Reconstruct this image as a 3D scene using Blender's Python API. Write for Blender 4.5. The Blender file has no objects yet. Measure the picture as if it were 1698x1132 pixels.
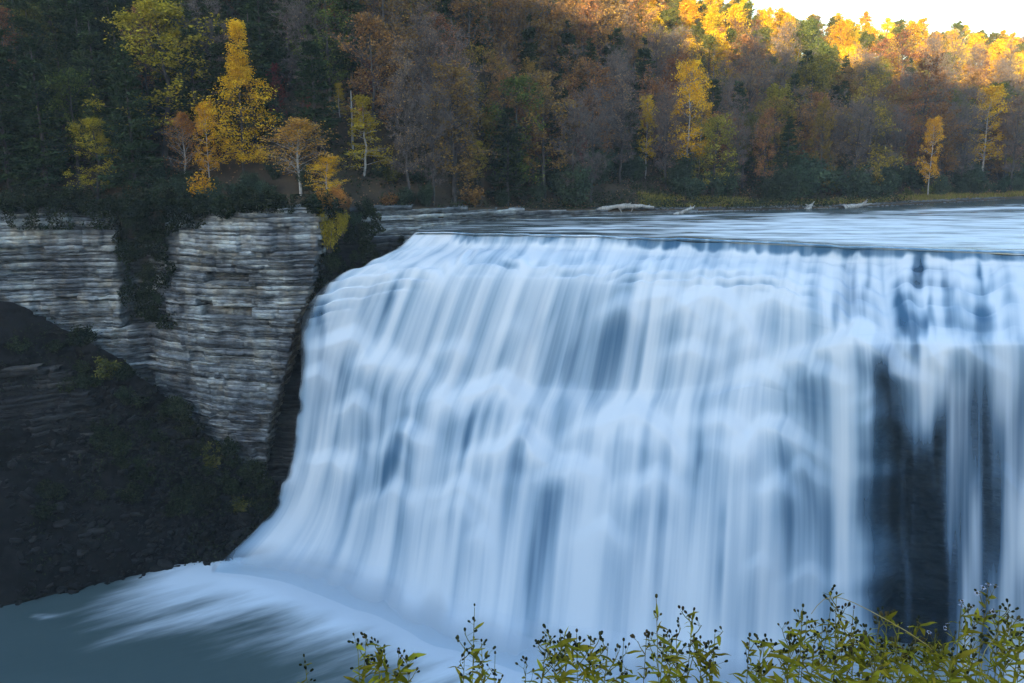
import bpy, math, random
import numpy as np
from mathutils import Matrix, Vector, Euler

scene = bpy.context.scene
COL = scene.collection
R = math.radians

# ------------------------------------------------------------------ camera
CAM_Z = 12.0
F_PX = 1500.0                      # focal length in pixels of a 1698 px wide picture
PITCH = R(12.62)
cam_data = bpy.data.cameras.new("camera")
cam_data.sensor_width = 36.0
cam_data.lens = 36.0 * F_PX / 1698.0
cam_data.clip_start = 0.05
cam_data.clip_end = 6000.0
cam = bpy.data.objects.new("camera", cam_data)
cam.location = (0, 0, CAM_Z)
cam.rotation_euler = (math.pi / 2 - PITCH, 0, 0)
COL.objects.link(cam)
scene.camera = cam

# ------------------------------------------------------------------ world, sun, exposure
SUN_EL = R(8.0)
SUN_AZ = math.atan2(-0.40, -0.92)  # clockwise from +Y
world = bpy.data.worlds.new("World")
scene.world = world
world.use_nodes = True
wn = world.node_tree.nodes
wl = world.node_tree.links
bg = wn["Background"]
sky = wn.new("ShaderNodeTexSky")
sky.sky_type = 'NISHITA'
sky.sun_disc = False
sky.sun_elevation = SUN_EL
sky.sun_rotation = SUN_AZ
sky.altitude = 200
sky.air_density = 1.0
sky.dust_density = 0.8
sky.ozone_density = 1.5
wl.new(sky.outputs[0], bg.inputs[0])
bg.inputs[1].default_value = 0.15

sun_data = bpy.data.lights.new("sun", 'SUN')
sun_data.energy = 3.7
sun_data.angle = R(0.53)
sun_data.color = (1.0, 0.80, 0.46)
sun = bpy.data.objects.new("sun", sun_data)
to_sun = Vector((math.sin(SUN_AZ) * math.cos(SUN_EL), math.cos(SUN_AZ) * math.cos(SUN_EL), math.sin(SUN_EL)))
sun.rotation_euler = to_sun.to_track_quat('Z', 'Y').to_euler()
sun.location = (0, 0, 200)
COL.objects.link(sun)

scene.view_settings.view_transform = 'Standard'
scene.view_settings.look = 'None'
scene.view_settings.exposure = 2.65
scene.view_settings.gamma = 1.0
scene.view_settings.use_curve_mapping = False
scene.render.engine = 'CYCLES'
cy = scene.cycles
cy.use_denoising = True
cy.max_bounces = 6
cy.diffuse_bounces = 3
cy.glossy_bounces = 2
cy.transmission_bounces = 4
cy.transparent_max_bounces = 24
cy.volume_bounces = 2
cy.caustics_reflective = False
cy.caustics_refractive = False
cy.sample_clamp_indirect = 6.0

# ------------------------------------------------------------------ helpers
CP, SP = math.cos(PITCH), math.sin(PITCH)

def at(px, py, d):
    """World point seen at pixel (px,py) of the 1698x1132 photograph at ground distance d (world y)."""
    a = (px - 849.0) / F_PX
    b = (566.0 - py) / F_PX
    dy = CP + b * SP
    dz = -SP + b * CP
    k = d / dy
    return np.array([a * k, d, CAM_Z + dz * k])

def pix(P):
    P = np.asarray(P, float)
    x, y, z = P[..., 0], P[..., 1], P[..., 2] - CAM_Z
    dep = y * CP - z * SP
    up = y * SP + z * CP
    return 849 + F_PX * x / dep, 566 - F_PX * up / dep

def x_at(px, d, z=0.0):
    return (px - 849.0) / F_PX * (d * CP - (z - CAM_Z) * SP)

def z_at(py, d):
    return at(849, py, d)[2]

def hash01(*ints):
    h = np.zeros(np.broadcast(*ints).shape, np.uint64)
    for i, a in enumerate(ints):
        a = np.asarray(a).astype(np.int64).astype(np.uint64)
        h = (h ^ (a * np.uint64([0x9E3779B97F4A7C15, 0xC2B2AE3D27D4EB4F, 0x165667B19E3779F9, 0x27D4EB2F165667C5][i]))) & np.uint64(0xFFFFFFFFFFFFFFFF)
        h = (h ^ (h >> np.uint64(29))) * np.uint64(0xBF58476D1CE4E5B9)
        h = h ^ (h >> np.uint64(32))
    return (h >> np.uint64(11)).astype(np.float64) / float(1 << 53)

def fade(t):
    return t * t * t * (t * (t * 6 - 15) + 10)

def noise1(x, seed=0):
    i = np.floor(x); f = fade(x - i)
    return (hash01(i, np.int64(seed)) * (1 - f) + hash01(i + 1, np.int64(seed)) * f) * 2 - 1

def noise2(x, y, seed=0):
    i, j = np.floor(x), np.floor(y)
    fx, fy = fade(x - i), fade(y - j)
    s = np.int64(seed)
    a = hash01(i, j, s) * (1 - fx) + hash01(i + 1, j, s) * fx
    b = hash01(i, j + 1, s) * (1 - fx) + hash01(i + 1, j + 1, s) * fx
    return (a * (1 - fy) + b * fy) * 2 - 1

def fbm2(x, y, seed=0, octaves=4):
    t, amp = 0.0, 0.5
    for o in range(octaves):
        t = t + amp * noise2(x * 2 ** o, y * 2 ** o, seed + o * 17)
        amp *= 0.5
    return t

def sstep(a, b, x):
    t = np.clip((x - a) / (b - a), 0, 1)
    return t * t * (3 - 2 * t)

def mesh_from(name, verts, quads=None, tris=None, mat=None, smooth=False, attrs=None, uv=None):
    """One mesh datablock from numpy arrays."""
    me = bpy.data.meshes.new(name)
    verts = np.asarray(verts, np.float32).reshape(-1, 3)
    loops, starts = [], []
    n = 0
    if quads is not None and len(quads):
        q = np.asarray(quads, np.int32).reshape(-1, 4)
        loops.append(q.ravel()); starts.append(np.arange(len(q)) * 4); n = len(q) * 4
    if tris is not None and len(tris):
        t = np.asarray(tris, np.int32).reshape(-1, 3)
        loops.append(t.ravel()); starts.append(n + np.arange(len(t)) * 3)
    loops = np.concatenate(loops); starts = np.concatenate(starts).astype(np.int32)
    me.vertices.add(len(verts)); me.vertices.foreach_set("co", verts.ravel())
    me.loops.add(len(loops)); me.loops.foreach_set("vertex_index", loops)
    me.polygons.add(len(starts)); me.polygons.foreach_set("loop_start", starts)
    me.update(calc_edges=True)
    if smooth:
        me.polygons.foreach_set("use_smooth", np.ones(len(starts), bool))
    if attrs:
        for k, v in attrs.items():
            a = me.attributes.new(k, 'FLOAT', 'POINT')
            a.data.foreach_set("value", np.asarray(v, np.float32).ravel())
    if uv is not None:
        lay = me.uv_layers.new(name="flow")
        lay.data.foreach_set("uv", np.asarray(uv, np.float32)[loops].ravel())
    if mat:
        me.materials.append(mat)
    me.validate()
    return me

def link(name, data, parent=None, loc=None, **props):
    o = bpy.data.objects.new(name, data)
    COL.objects.link(o)
    if parent is not None:
        o.parent = parent
    if loc is not None:
        o.location = loc
    for k, v in props.items():
        o[k] = v
    return o

def grid_quads(nu, nv):
    i = np.arange(nu - 1)[:, None] * nv + np.arange(nv - 1)[None, :]
    return np.stack([i, i + nv, i + nv + 1, i + 1], -1).reshape(-1, 4)

def tubes(p0, p1, r0, r1, sides):
    """Frustums between point arrays."""
    p0, p1 = np.asarray(p0, float).reshape(-1, 3), np.asarray(p1, float).reshape(-1, 3)
    n = len(p0)
    d = p1 - p0
    d /= np.linalg.norm(d, axis=1, keepdims=True) + 1e-9
    ref = np.where(np.abs(d[:, 2:3]) < 0.9, np.array([[0, 0, 1.0]]), np.array([[1.0, 0, 0]]))
    a = np.cross(d, ref); a /= np.linalg.norm(a, axis=1, keepdims=True) + 1e-9
    b = np.cross(d, a)
    ang = np.arange(sides) * 2 * math.pi / sides
    ring = a[:, None] * np.cos(ang)[None, :, None] + b[:, None] * np.sin(ang)[None, :, None]
    r0 = np.broadcast_to(r0, (n,)); r1 = np.broadcast_to(r1, (n,))
    v = np.stack([p0[:, None] + ring * r0[:, None, None], p1[:, None] + ring * r1[:, None, None]], 1)
    base = (np.arange(n) * 2 * sides)[:, None]
    k = np.arange(sides)[None]; k2 = (k + 1) % sides
    q = np.stack([base + k, base + k2, base + sides + k2, base + sides + k], -1).reshape(-1, 4)
    return v.reshape(-1, 3), q

def leaf_cards(c, size, rng, aspect=0.6, up_bias=0.35, along=None):
    """Rhombic leaf-sized faces; returns verts, quads, tone per vertex."""
    n = len(c)
    if along is None:
        ax = rng.normal(size=(n, 3)); ax[:, 2] *= 0.7
    else:
        ax = along + rng.normal(size=(n, 3)) * 0.35
    ax /= np.linalg.norm(ax, axis=1, keepdims=True)
    nr = rng.normal(size=(n, 3)); nr[:, 2] = np.abs(nr[:, 2]) + up_bias
    w = np.cross(ax, nr); w /= np.linalg.norm(w, axis=1, keepdims=True) + 1e-9
    s = size * rng.uniform(0.6, 1.35, n)[:, None]
    v = np.stack([c - ax * s * 0.5, c + w * s * 0.5 * aspect, c + ax * s * 0.5, c - w * s * 0.5 * aspect], 1)
    tone = np.repeat(rng.uniform(0, 1, n), 4)
    return v.reshape(-1, 3), np.arange(n * 4).reshape(-1, 4), tone

class MB:
    """Collects pieces for ONE mesh."""
    def __init__(s):
        s.v, s.q, s.t, s.n = [], [], [], 0
    def add(s, v, q, tone=None):
        v = np.asarray(v).reshape(-1, 3)
        s.v.append(v); s.q.append(np.asarray(q) + s.n); s.n += len(v)
        s.t.append(np.zeros(len(v)) + 0.5 if tone is None else tone)
    def mesh(s, name, mat, smooth=False):
        return mesh_from(name, np.concatenate(s.v), np.concatenate(s.q), mat=mat, smooth=smooth, attrs={"tone": np.concatenate(s.t)})

# ------------------------------------------------------------------ materials
def new_mat(name):
    m = bpy.data.materials.new(name)
    m.use_nodes = True
    nt = m.node_tree
    for n in list(nt.nodes):
        nt.nodes.remove(n)
    out = nt.nodes.new("ShaderNodeOutputMaterial")
    def N(t, **kw):
        n = nt.nodes.new(t)
        for k, v in kw.items():
            if k.startswith("i_"):
                n.inputs[int(k[2:]) if k[2:].isdigit() else k[2:]].default_value = v
            else:
                setattr(n, k, v)
        return n
    def L(a, b):
        nt.links.new(a, b)
    return m, N, L, out

def ramp(N, stops):
    r = N("ShaderNodeValToRGB")
    e = r.color_ramp.elements
    while len(e) > 1:
        e.remove(e[-1])
    e[0].position = stops[0][0]; e[0].color = tuple(stops[0][1]) + (1,)
    for p, c in stops[1:]:
        x = e.new(p); x.color = tuple(c) + (1,)
    return r

def leaf_mat(name, dark, mid, light, hue_var=0.03, val_var=0.3, transl=0.35):
    """Foliage: tone per leaf, patches of ripeness in the crown, one shift per tree."""
    m, N, L, out = new_mat(name)
    at_ = N("ShaderNodeAttribute", attribute_name="tone")
    tc = N("ShaderNodeTexCoord")
    nz = N("ShaderNodeTexNoise"); nz.inputs["Scale"].default_value = 0.45; nz.inputs["Detail"].default_value = 2
    L(tc.outputs["Object"], nz.inputs["Vector"])
    mx = N("ShaderNodeMath", operation='MULTIPLY_ADD'); mx.inputs[1].default_value = 1.6; mx.inputs[2].default_value = -0.8
    L(nz.outputs["Fac"], mx.inputs[0])
    ad = N("ShaderNodeMath", operation='ADD', use_clamp=True)
    L(at_.outputs["Fac"], ad.inputs[0]); L(mx.outputs[0], ad.inputs[1])
    r = ramp(N, [(0.0, dark), (0.5, mid), (1.0, light)])
    L(ad.outputs[0], r.inputs[0])
    oi = N("ShaderNodeObjectInfo")
    hs = N("ShaderNodeHueSaturation")
    h = N("ShaderNodeMapRange"); h.inputs[3].default_value = 0.5 - hue_var; h.inputs[4].default_value = 0.5 + hue_var
    L(oi.outputs["Random"], h.inputs[0]); L(h.outputs[0], hs.inputs["Hue"])
    ml = N("ShaderNodeMath", operation='MULTIPLY'); ml.inputs[1].default_value = 7.31
    L(oi.outputs["Random"], ml.inputs[0])
    fr = N("ShaderNodeMath", operation='FRACT'); L(ml.outputs[0], fr.inputs[0])
    v = N("ShaderNodeMapRange"); v.inputs[3].default_value = 1 - val_var; v.inputs[4].default_value = 1 + val_var
    L(fr.outputs[0], v.inputs[0]); L(v.outputs[0], hs.inputs["Value"])
    L(r.outputs[0], hs.inputs["Color"])
    df = N("ShaderNodeBsdfDiffuse"); tr = N("ShaderNodeBsdfTranslucent")
    L(hs.outputs[0], df.inputs[0]); L(hs.outputs[0], tr.inputs[0])
    mix = N("ShaderNodeMixShader"); mix.inputs[0].default_value = transl
    L(df.outputs[0], mix.inputs[1]); L(tr.outputs[0], mix.inputs[2])
    L(mix.outputs[0], out.inputs[0])
    return m

def bark_mat(name, c0, c1, scale=3.0):
    m, N, L, out = new_mat(name)
    tc = N("ShaderNodeTexCoord")
    mp = N("ShaderNodeMapping"); mp.inputs["Scale"].default_value = (1, 1, 0.35)
    nz = N("ShaderNodeTexNoise"); nz.inputs["Scale"].default_value = scale; nz.inputs["Detail"].default_value = 4
    L(tc.outputs["Object"], mp.inputs[0]); L(mp.outputs[0], nz.inputs["Vector"])
    r = ramp(N, [(0.3, c0), (0.7, c1)])
    L(nz.outputs["Fac"], r.inputs[0])
    p = N("ShaderNodeBsdfPrincipled"); p.inputs["Roughness"].default_value = 0.9
    p.inputs["Specular IOR Level"].default_value = 0.2
    L(r.outputs[0], p.inputs["Base Color"])
    L(p.outputs[0], out.inputs[0])
    return m

M = {}
M['gold'] = leaf_mat("leaf_gold", (0.50, 0.25, 0.012), (0.78, 0.43, 0.02), (0.90, 0.58, 0.03), 0.012, 0.1)
M['olive'] = leaf_mat("leaf_olive", (0.11, 0.082, 0.022), (0.22, 0.152, 0.030), (0.37, 0.25, 0.04), 0.03, 0.3)
M['rust'] = leaf_mat("leaf_rust", (0.13, 0.068, 0.030), (0.25, 0.122, 0.042), (0.40, 0.20, 0.055), 0.022, 0.3)
M['yellow'] = leaf_mat("leaf_yellow", (0.30, 0.22, 0.02), (0.52, 0.38, 0.03), (0.70, 0.52, 0.05), 0.012, 0.15)
M['oliveb'] = leaf_mat("leaf_yellow_green", (0.17, 0.145, 0.018), (0.36, 0.28, 0.028), (0.56, 0.43, 0.04), 0.01, 0.12)
M['orange'] = leaf_mat("leaf_orange", (0.40, 0.17, 0.03), (0.58, 0.27, 0.05), (0.70, 0.38, 0.07), 0.012, 0.15)
M['red'] = leaf_mat("leaf_red", (0.09, 0.02, 0.018), (0.17, 0.035, 0.03), (0.22, 0.06, 0.04), 0.015, 0.3)
M['bareleaf'] = leaf_mat("leaf_brown", (0.22, 0.13, 0.08), (0.33, 0.19, 0.10), (0.45, 0.26, 0.11), 0.02, 0.25)
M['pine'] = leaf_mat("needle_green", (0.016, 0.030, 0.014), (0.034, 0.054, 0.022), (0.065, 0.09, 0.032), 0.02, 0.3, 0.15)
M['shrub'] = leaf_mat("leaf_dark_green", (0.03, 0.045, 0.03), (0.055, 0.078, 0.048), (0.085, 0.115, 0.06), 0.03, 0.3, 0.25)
M['darkleaf'] = leaf_mat("leaf_blackish_green", (0.012, 0.018, 0.010), (0.026, 0.034, 0.018), (0.05, 0.06, 0.025), 0.03, 0.3, 0.2)  # near-black green of the dark shrubs, creeper and weeds
M['green'] = leaf_mat("leaf_green", (0.05, 0.065, 0.02), (0.11, 0.125, 0.03), (0.20, 0.19, 0.04), 0.03, 0.25)
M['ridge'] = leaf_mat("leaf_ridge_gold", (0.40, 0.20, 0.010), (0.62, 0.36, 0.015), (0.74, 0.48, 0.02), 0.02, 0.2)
M['bark'] = bark_mat("bark_grey", (0.035, 0.03, 0.028), (0.10, 0.085, 0.075))
M['birch'] = bark_mat("bark_pale", (0.22, 0.2, 0.18), (0.5, 0.47, 0.42), 5)
M['twig'] = bark_mat("twig_grey", (0.10, 0.08, 0.07), (0.20, 0.158, 0.138))
M['drift'] = bark_mat("driftwood", (0.20, 0.185, 0.165), (0.44, 0.42, 0.385), 4)

def rock_mat(name, c_dark, c_mid, c_light, stain=0.5, bump=0.5, blocks=False):
    m, N, L, out = new_mat(name)
    tc = N("ShaderNodeTexCoord"); geo = N("ShaderNodeNewGeometry")
    mp = N("ShaderNodeMapping"); mp.inputs["Scale"].default_value = (0.8, 0.8, 2.2)
    L(geo.outputs["Position"], mp.inputs[0])
    n1 = N("ShaderNodeTexNoise"); n1.inputs["Scale"].default_value = 1.3; n1.inputs["Detail"].default_value = 8; n1.inputs["Roughness"].default_value = 0.65
    L(mp.outputs[0], n1.inputs["Vector"])
    n2 = N("ShaderNodeTexNoise"); n2.inputs["Scale"].default_value = 0.16; n2.inputs["Detail"].default_value = 5
    L(geo.outputs["Position"], n2.inputs["Vector"])
    oi = N("ShaderNodeObjectInfo")
    s = N("ShaderNodeMath", operation='MULTIPLY_ADD'); s.inputs[1].default_value = 0.42
    L(oi.outputs["Random"], s.inputs[0]); L(n1.outputs["Fac"], s.inputs[2])
    s2 = N("ShaderNodeMath", operation='SUBTRACT'); s2.inputs[1].default_value = 0.21
    L(s.outputs[0], s2.inputs[0])
    r = ramp(N, [(0.22, c_dark), (0.5, c_mid), (0.78, c_light)])
    L(s2.outputs[0], r.inputs[0])
    st = ramp(N, [(0.42, (1, 1, 1)), (0.6, (1 - stain, 1 - stain, 1 - stain * 0.95))])
    L(n2.outputs["Fac"], st.inputs[0])
    mu = N("ShaderNodeMixRGB", blend_type='MULTIPLY'); mu.inputs[0].default_value = 1
    L(r.outputs[0], mu.inputs[1]); L(st.outputs[0], mu.inputs[2])
    n3 = N("ShaderNodeTexNoise"); n3.inputs["Scale"].default_value = 0.7; n3.inputs["Detail"].default_value = 3
    mp3 = N("ShaderNodeMapping"); mp3.inputs["Scale"].default_value = (1, 1, 0.5); mp3.inputs["Location"].default_value = (31, 7, 4)
    L(geo.outputs["Position"], mp3.inputs[0]); L(mp3.outputs[0], n3.inputs["Vector"])
    tn = ramp(N, [(0.5, (1, 1, 1)), (0.68, (1.16, 1.01, 0.84))])
    L(n3.outputs["Fac"], tn.inputs[0])
    mu2 = N("ShaderNodeMixRGB", blend_type='MULTIPLY'); mu2.inputs[0].default_value = 0.9
    L(mu.outputs[0], mu2.inputs[1]); L(tn.outputs[0], mu2.inputs[2])
    bp = N("ShaderNodeBump"); bp.inputs["Strength"].default_value = bump; bp.inputs["Distance"].default_value = 0.25
    L(n1.outputs["Fac"], bp.inputs["Height"])
    p = N("ShaderNodeBsdfPrincipled"); p.inputs["Roughness"].default_value = 0.8
    p.inputs["Specular IOR Level"].default_value = 0.25
    src_ = mu2.outputs[0]
    if blocks:                                            # every block of a bed has its own weathering
        tb = N("ShaderNodeAttribute", attribute_name="tone")
        tr_ = ramp(N, [(0.0, (0.5, 0.5, 0.52)), (0.5, (0.95, 0.95, 0.95)), (1.0, (1.35, 1.33, 1.26))])
        L(tb.outputs["Fac"], tr_.inputs[0])
        m3 = N("ShaderNodeMixRGB", blend_type='MULTIPLY'); m3.inputs[0].default_value = 1
        L(src_, m3.inputs[1]); L(tr_.outputs[0], m3.inputs[2]); src_ = m3.outputs[0]
    L(src_, p.inputs["Base Color"]); L(bp.outputs[0], p.inputs["Normal"])
    L(p.outputs[0], out.inputs[0])
    return m

M['rock'] = rock_mat("rock_shale", (0.055, 0.062, 0.067), (0.20, 0.217, 0.228), (0.44, 0.46, 0.46), 0.58, 0.8, True)
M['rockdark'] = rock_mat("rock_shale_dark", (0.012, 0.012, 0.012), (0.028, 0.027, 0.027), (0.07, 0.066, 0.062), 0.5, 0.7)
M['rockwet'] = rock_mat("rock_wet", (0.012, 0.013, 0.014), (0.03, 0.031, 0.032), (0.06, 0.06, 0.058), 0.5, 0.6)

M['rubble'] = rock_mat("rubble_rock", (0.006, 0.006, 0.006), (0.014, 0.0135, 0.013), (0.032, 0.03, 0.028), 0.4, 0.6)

def soil_mat(name, c0, c1, c2, scale=0.25):
    m, N, L, out = new_mat(name)
    geo = N("ShaderNodeNewGeometry")
    n1 = N("ShaderNodeTexNoise"); n1.inputs["Scale"].default_value = scale; n1.inputs["Detail"].default_value = 9; n1.inputs["Roughness"].default_value = 0.7
    L(geo.outputs["Position"], n1.inputs["Vector"])
    r = ramp(N, [(0.3, c0), (0.52, c1), (0.75, c2)])
    L(n1.outputs["Fac"], r.inputs[0])
    bp = N("ShaderNodeBump"); bp.inputs["Strength"].default_value = 0.7; bp.inputs["Distance"].default_value = 0.4
    L(n1.outputs["Fac"], bp.inputs["Height"])
    p = N("ShaderNodeBsdfPrincipled"); p.inputs["Roughness"].default_value = 0.95
    p.inputs["Specular IOR Level"].default_value = 0.15
    L(r.outputs[0], p.inputs["Base Color"]); L(bp.outputs[0], p.inputs["Normal"])
    L(p.outputs[0], out.inputs[0])
    return m

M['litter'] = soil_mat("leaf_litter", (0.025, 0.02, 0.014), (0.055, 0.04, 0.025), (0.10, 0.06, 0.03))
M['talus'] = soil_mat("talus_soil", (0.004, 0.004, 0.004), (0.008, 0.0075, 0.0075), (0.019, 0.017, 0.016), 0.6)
M['gravel'] = soil_mat("gravel", (0.10, 0.10, 0.10), (0.18, 0.18, 0.18), (0.30, 0.30, 0.29), 1.5)
M['hill'] = soil_mat("wooded_hill", (0.03, 0.03, 0.02), (0.06, 0.05, 0.025), (0.10, 0.07, 0.03), 0.05)

def falls_mat():
    """Long falling water: white where it is thick with foam, see-through where it runs thin."""
    m, N, L, out = new_mat("falling_water")
    uv = N("ShaderNodeUVMap", uv_map="flow")
    fo = N("ShaderNodeAttribute", attribute_name="foam")
    def streak(su, sv, detail, rough=0.5):
        mp = N("ShaderNodeMapping"); mp.inputs["Scale"].default_value = (su, sv, 1)
        L(uv.outputs[0], mp.inputs[0])
        n = N("ShaderNodeTexNoise", noise_dimensions='2D'); n.inputs["Scale"].default_value = 1.0
        n.inputs["Detail"].default_value = detail; n.inputs["Roughness"].default_value = rough
        L(mp.outputs[0], n.inputs["Vector"])
        return n.outputs["Fac"]
    a = streak(0.55, 0.035, 1.0)
    b = streak(2.4, 0.05, 1.5, 0.45)
    s = N("ShaderNodeMath", operation='MULTIPLY_ADD'); s.inputs[1].default_value = 0.80
    L(a, s.inputs[0])
    sb = N("ShaderNodeMath", operation='MULTIPLY'); sb.inputs[1].default_value = 0.20
    L(b, sb.inputs[0]); L(sb.outputs[0], s.inputs[2])
    c = N("ShaderNodeMath", operation='SUBTRACT'); c.inputs[1].default_value = 0.5
    L(s.outputs[0], c.inputs[0])
    # contrast is highest where the foam is half gone
    k = N("ShaderNodeMath", operation='MULTIPLY'); k.inputs[1].default_value = 0.92
    L(c.outputs[0], k.inputs[0])
    o = N("ShaderNodeMath", operation='ADD')
    L(k.outputs[0], o.inputs[0]); L(fo.outputs["Fac"], o.inputs[1])
    mr = N("ShaderNodeMapRange", interpolation_type='SMOOTHSTEP')
    mr.inputs[1].default_value = 0.0; mr.inputs[2].default_value = 1.0
    L(o.outputs[0], mr.inputs[0])
    ed = N("ShaderNodeAttribute", attribute_name="edge")
    fm = N("ShaderNodeAttribute", attribute_name="film")
    lo = N("ShaderNodeMapRange"); L(mr.outputs[0], lo.inputs[0]); L(fm.outputs["Fac"], lo.inputs[3]); lo.inputs[4].default_value = 1.0
    op = N("ShaderNodeMath", operation='MULTIPLY'); L(lo.outputs[0], op.inputs[0]); L(ed.outputs["Fac"], op.inputs[1])
    col = ramp(N, [(0.0, (0.12, 0.27, 0.44)), (0.5, (0.50, 0.64, 0.77)), (1.0, (0.84, 0.86, 0.885))])
    L(mr.outputs[0], col.inputs[0])
    # a film with hardly any air in it is clear and dark, an aerated one blue
    cl = ramp(N, [(0.0, (0.022, 0.042, 0.062)), (0.35, (0.20, 0.31, 0.44)), (0.7, (0.60, 0.68, 0.78)), (1.0, (0.84, 0.86, 0.885))])
    L(mr.outputs[0], cl.inputs[0])
    fr = N("ShaderNodeMapRange"); fr.inputs[1].default_value = 0.33; fr.inputs[2].default_value = 0.55
    L(fm.outputs["Fac"], fr.inputs[0])
    cm = N("ShaderNodeMixRGB"); L(fr.outputs[0], cm.inputs[0]); L(cl.outputs[0], cm.inputs[1]); L(col.outputs[0], cm.inputs[2])
    df = N("ShaderNodeBsdfDiffuse"); L(cm.outputs[0], df.inputs[0])
    tl = N("ShaderNodeBsdfTranslucent"); L(cm.outputs[0], tl.inputs[0])
    white = N("ShaderNodeMixShader"); white.inputs[0].default_value = 0.25
    L(df.outputs[0], white.inputs[1]); L(tl.outputs[0], white.inputs[2])
    tp = N("ShaderNodeBsdfTransparent"); tp.inputs[0].default_value = (0.80, 0.90, 0.95, 1)
    mx = N("ShaderNodeMixShader")
    L(op.outputs[0], mx.inputs[0]); L(tp.outputs[0], mx.inputs[1]); L(white.outputs[0], mx.inputs[2])
    L(mx.outputs[0], out.inputs[0])
    return m
M['falls'] = falls_mat()

def river_mat(name, deep, foam_col, su, sv, rough, bump, strength=2.2):
    m, N, L, out = new_mat(name)
    uv = N("ShaderNodeUVMap", uv_map="flow")
    fo = N("ShaderNodeAttribute", attribute_name="foam")
    mp = N("ShaderNodeMapping"); mp.inputs["Scale"].default_value = (su, sv, 1)
    L(uv.outputs[0], mp.inputs[0])
    n = N("ShaderNodeTexNoise", noise_dimensions='2D'); n.inputs["Scale"].default_value = 1.0; n.inputs["Detail"].default_value = 5; n.inputs["Roughness"].default_value = 0.6
    L(mp.outputs[0], n.inputs["Vector"])
    c = N("ShaderNodeMath", operation='MULTIPLY_ADD'); c.inputs[1].default_value = strength; c.inputs[2].default_value = -strength * 0.5
    L(n.outputs["Fac"], c.inputs[0])
    o = N("ShaderNodeMath", operation='ADD'); L(c.outputs[0], o.inputs[0]); L(fo.outputs["Fac"], o.inputs[1])
    mr = N("ShaderNodeMapRange", interpolation_type='SMOOTHSTEP'); L(o.outputs[0], mr.inputs[0])
    bp = N("ShaderNodeBump"); bp.inputs["Strength"].default_value = bump; bp.inputs["Distance"].default_value = 0.3
    L(n.outputs["Fac"], bp.inputs["Height"])
    p = N("ShaderNodeBsdfPrincipled"); p.inputs["Base Color"].default_value = tuple(deep) + (1,)
    p.inputs["Roughness"].default_value = rough; p.inputs["IOR"].default_value = 1.33
    L(bp.outputs[0], p.inputs["Normal"])
    df = N("ShaderNodeBsdfDiffuse"); df.inputs[0].default_value = tuple(foam_col) + (1,)
    mx = N("ShaderNodeMixShader"); L(mr.outputs[0], mx.inputs[0]); L(p.outputs[0], mx.inputs[1]); L(df.outputs[0], mx.inputs[2])
    L(mx.outputs[0], out.inputs[0])
    return m
M['river'] = river_mat("river_water", (0.035, 0.05, 0.05), (0.66, 0.68, 0.69), 0.10, 0.42, 0.2, 0.5, 1.7)
M['pool'] = river_mat("pool_water", (0.062, 0.092, 0.092), (0.66, 0.71, 0.76), 0.045, 0.30, 0.35, 0.10, 1.15)

# ------------------------------------------------------------------ setting: far hillside
BX = np.array([-260, -120, -57, -40, -25, -21, -13, -9, 0, 15, 36.6, 60, 103, 160, 300, 700.])
BY = np.array([100, 112, 120, 120.5, 116, 122, 127, 131, 140, 148, 155.5, 163, 187, 222, 310, 560.])
def ybank(x):
    return np.interp(x, BX, BY)
def bank_h(x):
    return np.interp(x, [-30, -20, -9, 0, 15, 36, 60, 200], [3.2, 3.0, 2.4, 1.5, 0.8, 0.35, 0.3, 0.3])
_bx, _by = np.arange(-280, 721, 2.0), np.arange(80, 1302, 2.0)
_BUMP = fbm2(_bx[:, None] * 0.05 + 0 * _by[None], _by[None] * 0.05 + 0 * _bx[:, None], 5, 3)
def bump_at(x, y):
    fx = np.clip((x + 280) / 2, 0, len(_bx) - 1.001); fy = np.clip((y - 80) / 2, 0, len(_by) - 1.001)
    i = fx.astype(int); j = fy.astype(int); fx = fx - i; fy = fy - j
    return (_BUMP[i, j] * (1 - fx) + _BUMP[i + 1, j] * fx) * (1 - fy) + (_BUMP[i, j + 1] * (1 - fx) + _BUMP[i + 1, j + 1] * fx) * fy
def far_ground(x, y):
    x = np.asarray(x, float); y = np.asarray(y, float)
    s = np.maximum(y - ybank(x), 0)
    flat = np.interp(x, [-25, -10, 15, 60, 120], [2.5, 3, 5, 9, 10])
    brk = np.interp(x, [-20, 10, 40, 100, 150], [0, 8, 26, 40, 46])
    gentle = np.interp(x, [-20, 10, 40, 100, 150], [0.80, 0.50, 0.22, 0.18, 0.22])
    steep = np.interp(x, [-20, 10, 40, 100, 150], [0.80, 0.68, 0.58, 0.54, 0.52])
    cap = np.interp(x, [-60, -20, 10, 40, 100, 150, 250], [60, 56, 50, 42, 39, 40, 42])
    t = np.maximum(s - flat, 0)
    r = gentle * np.minimum(t, brk) + steep * np.maximum(t - brk, 0)
    rise = r / (1 + (r / cap) ** 6) ** (1 / 6)
    bump_ = bump_at(x, y) * np.minimum(t * 0.15, 3.0)
    return bank_h(x) + rise + bump_

xs = np.concatenate([np.linspace(-260, -80, 30)[:-1], np.linspace(-80, 140, 150), np.linspace(140, 500, 50)[1:]])
ss = np.concatenate([np.linspace(0, 30, 31), np.linspace(30, 140, 50)[1:], np.linspace(140, 700, 25)[1:]])
GX, GS = np.meshgrid(xs, ss, indexing='ij')
GY = ybank(GX) + GS
GZ = far_ground(GX, GY)
V = np.stack([GX, GY, GZ], -1)
V = np.concatenate([np.stack([GX[:, :1], GY[:, :1] + 0.01, GZ[:, :1] - 4.0], -1), V], 1)   # the bank goes down below the water
link("hillside", mesh_from("hillside", V, grid_quads(len(xs), len(ss) + 1), mat=M['litter'], smooth=True), kind='structure', label="steep wooded hillside covered in brown leaf litter")

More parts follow.
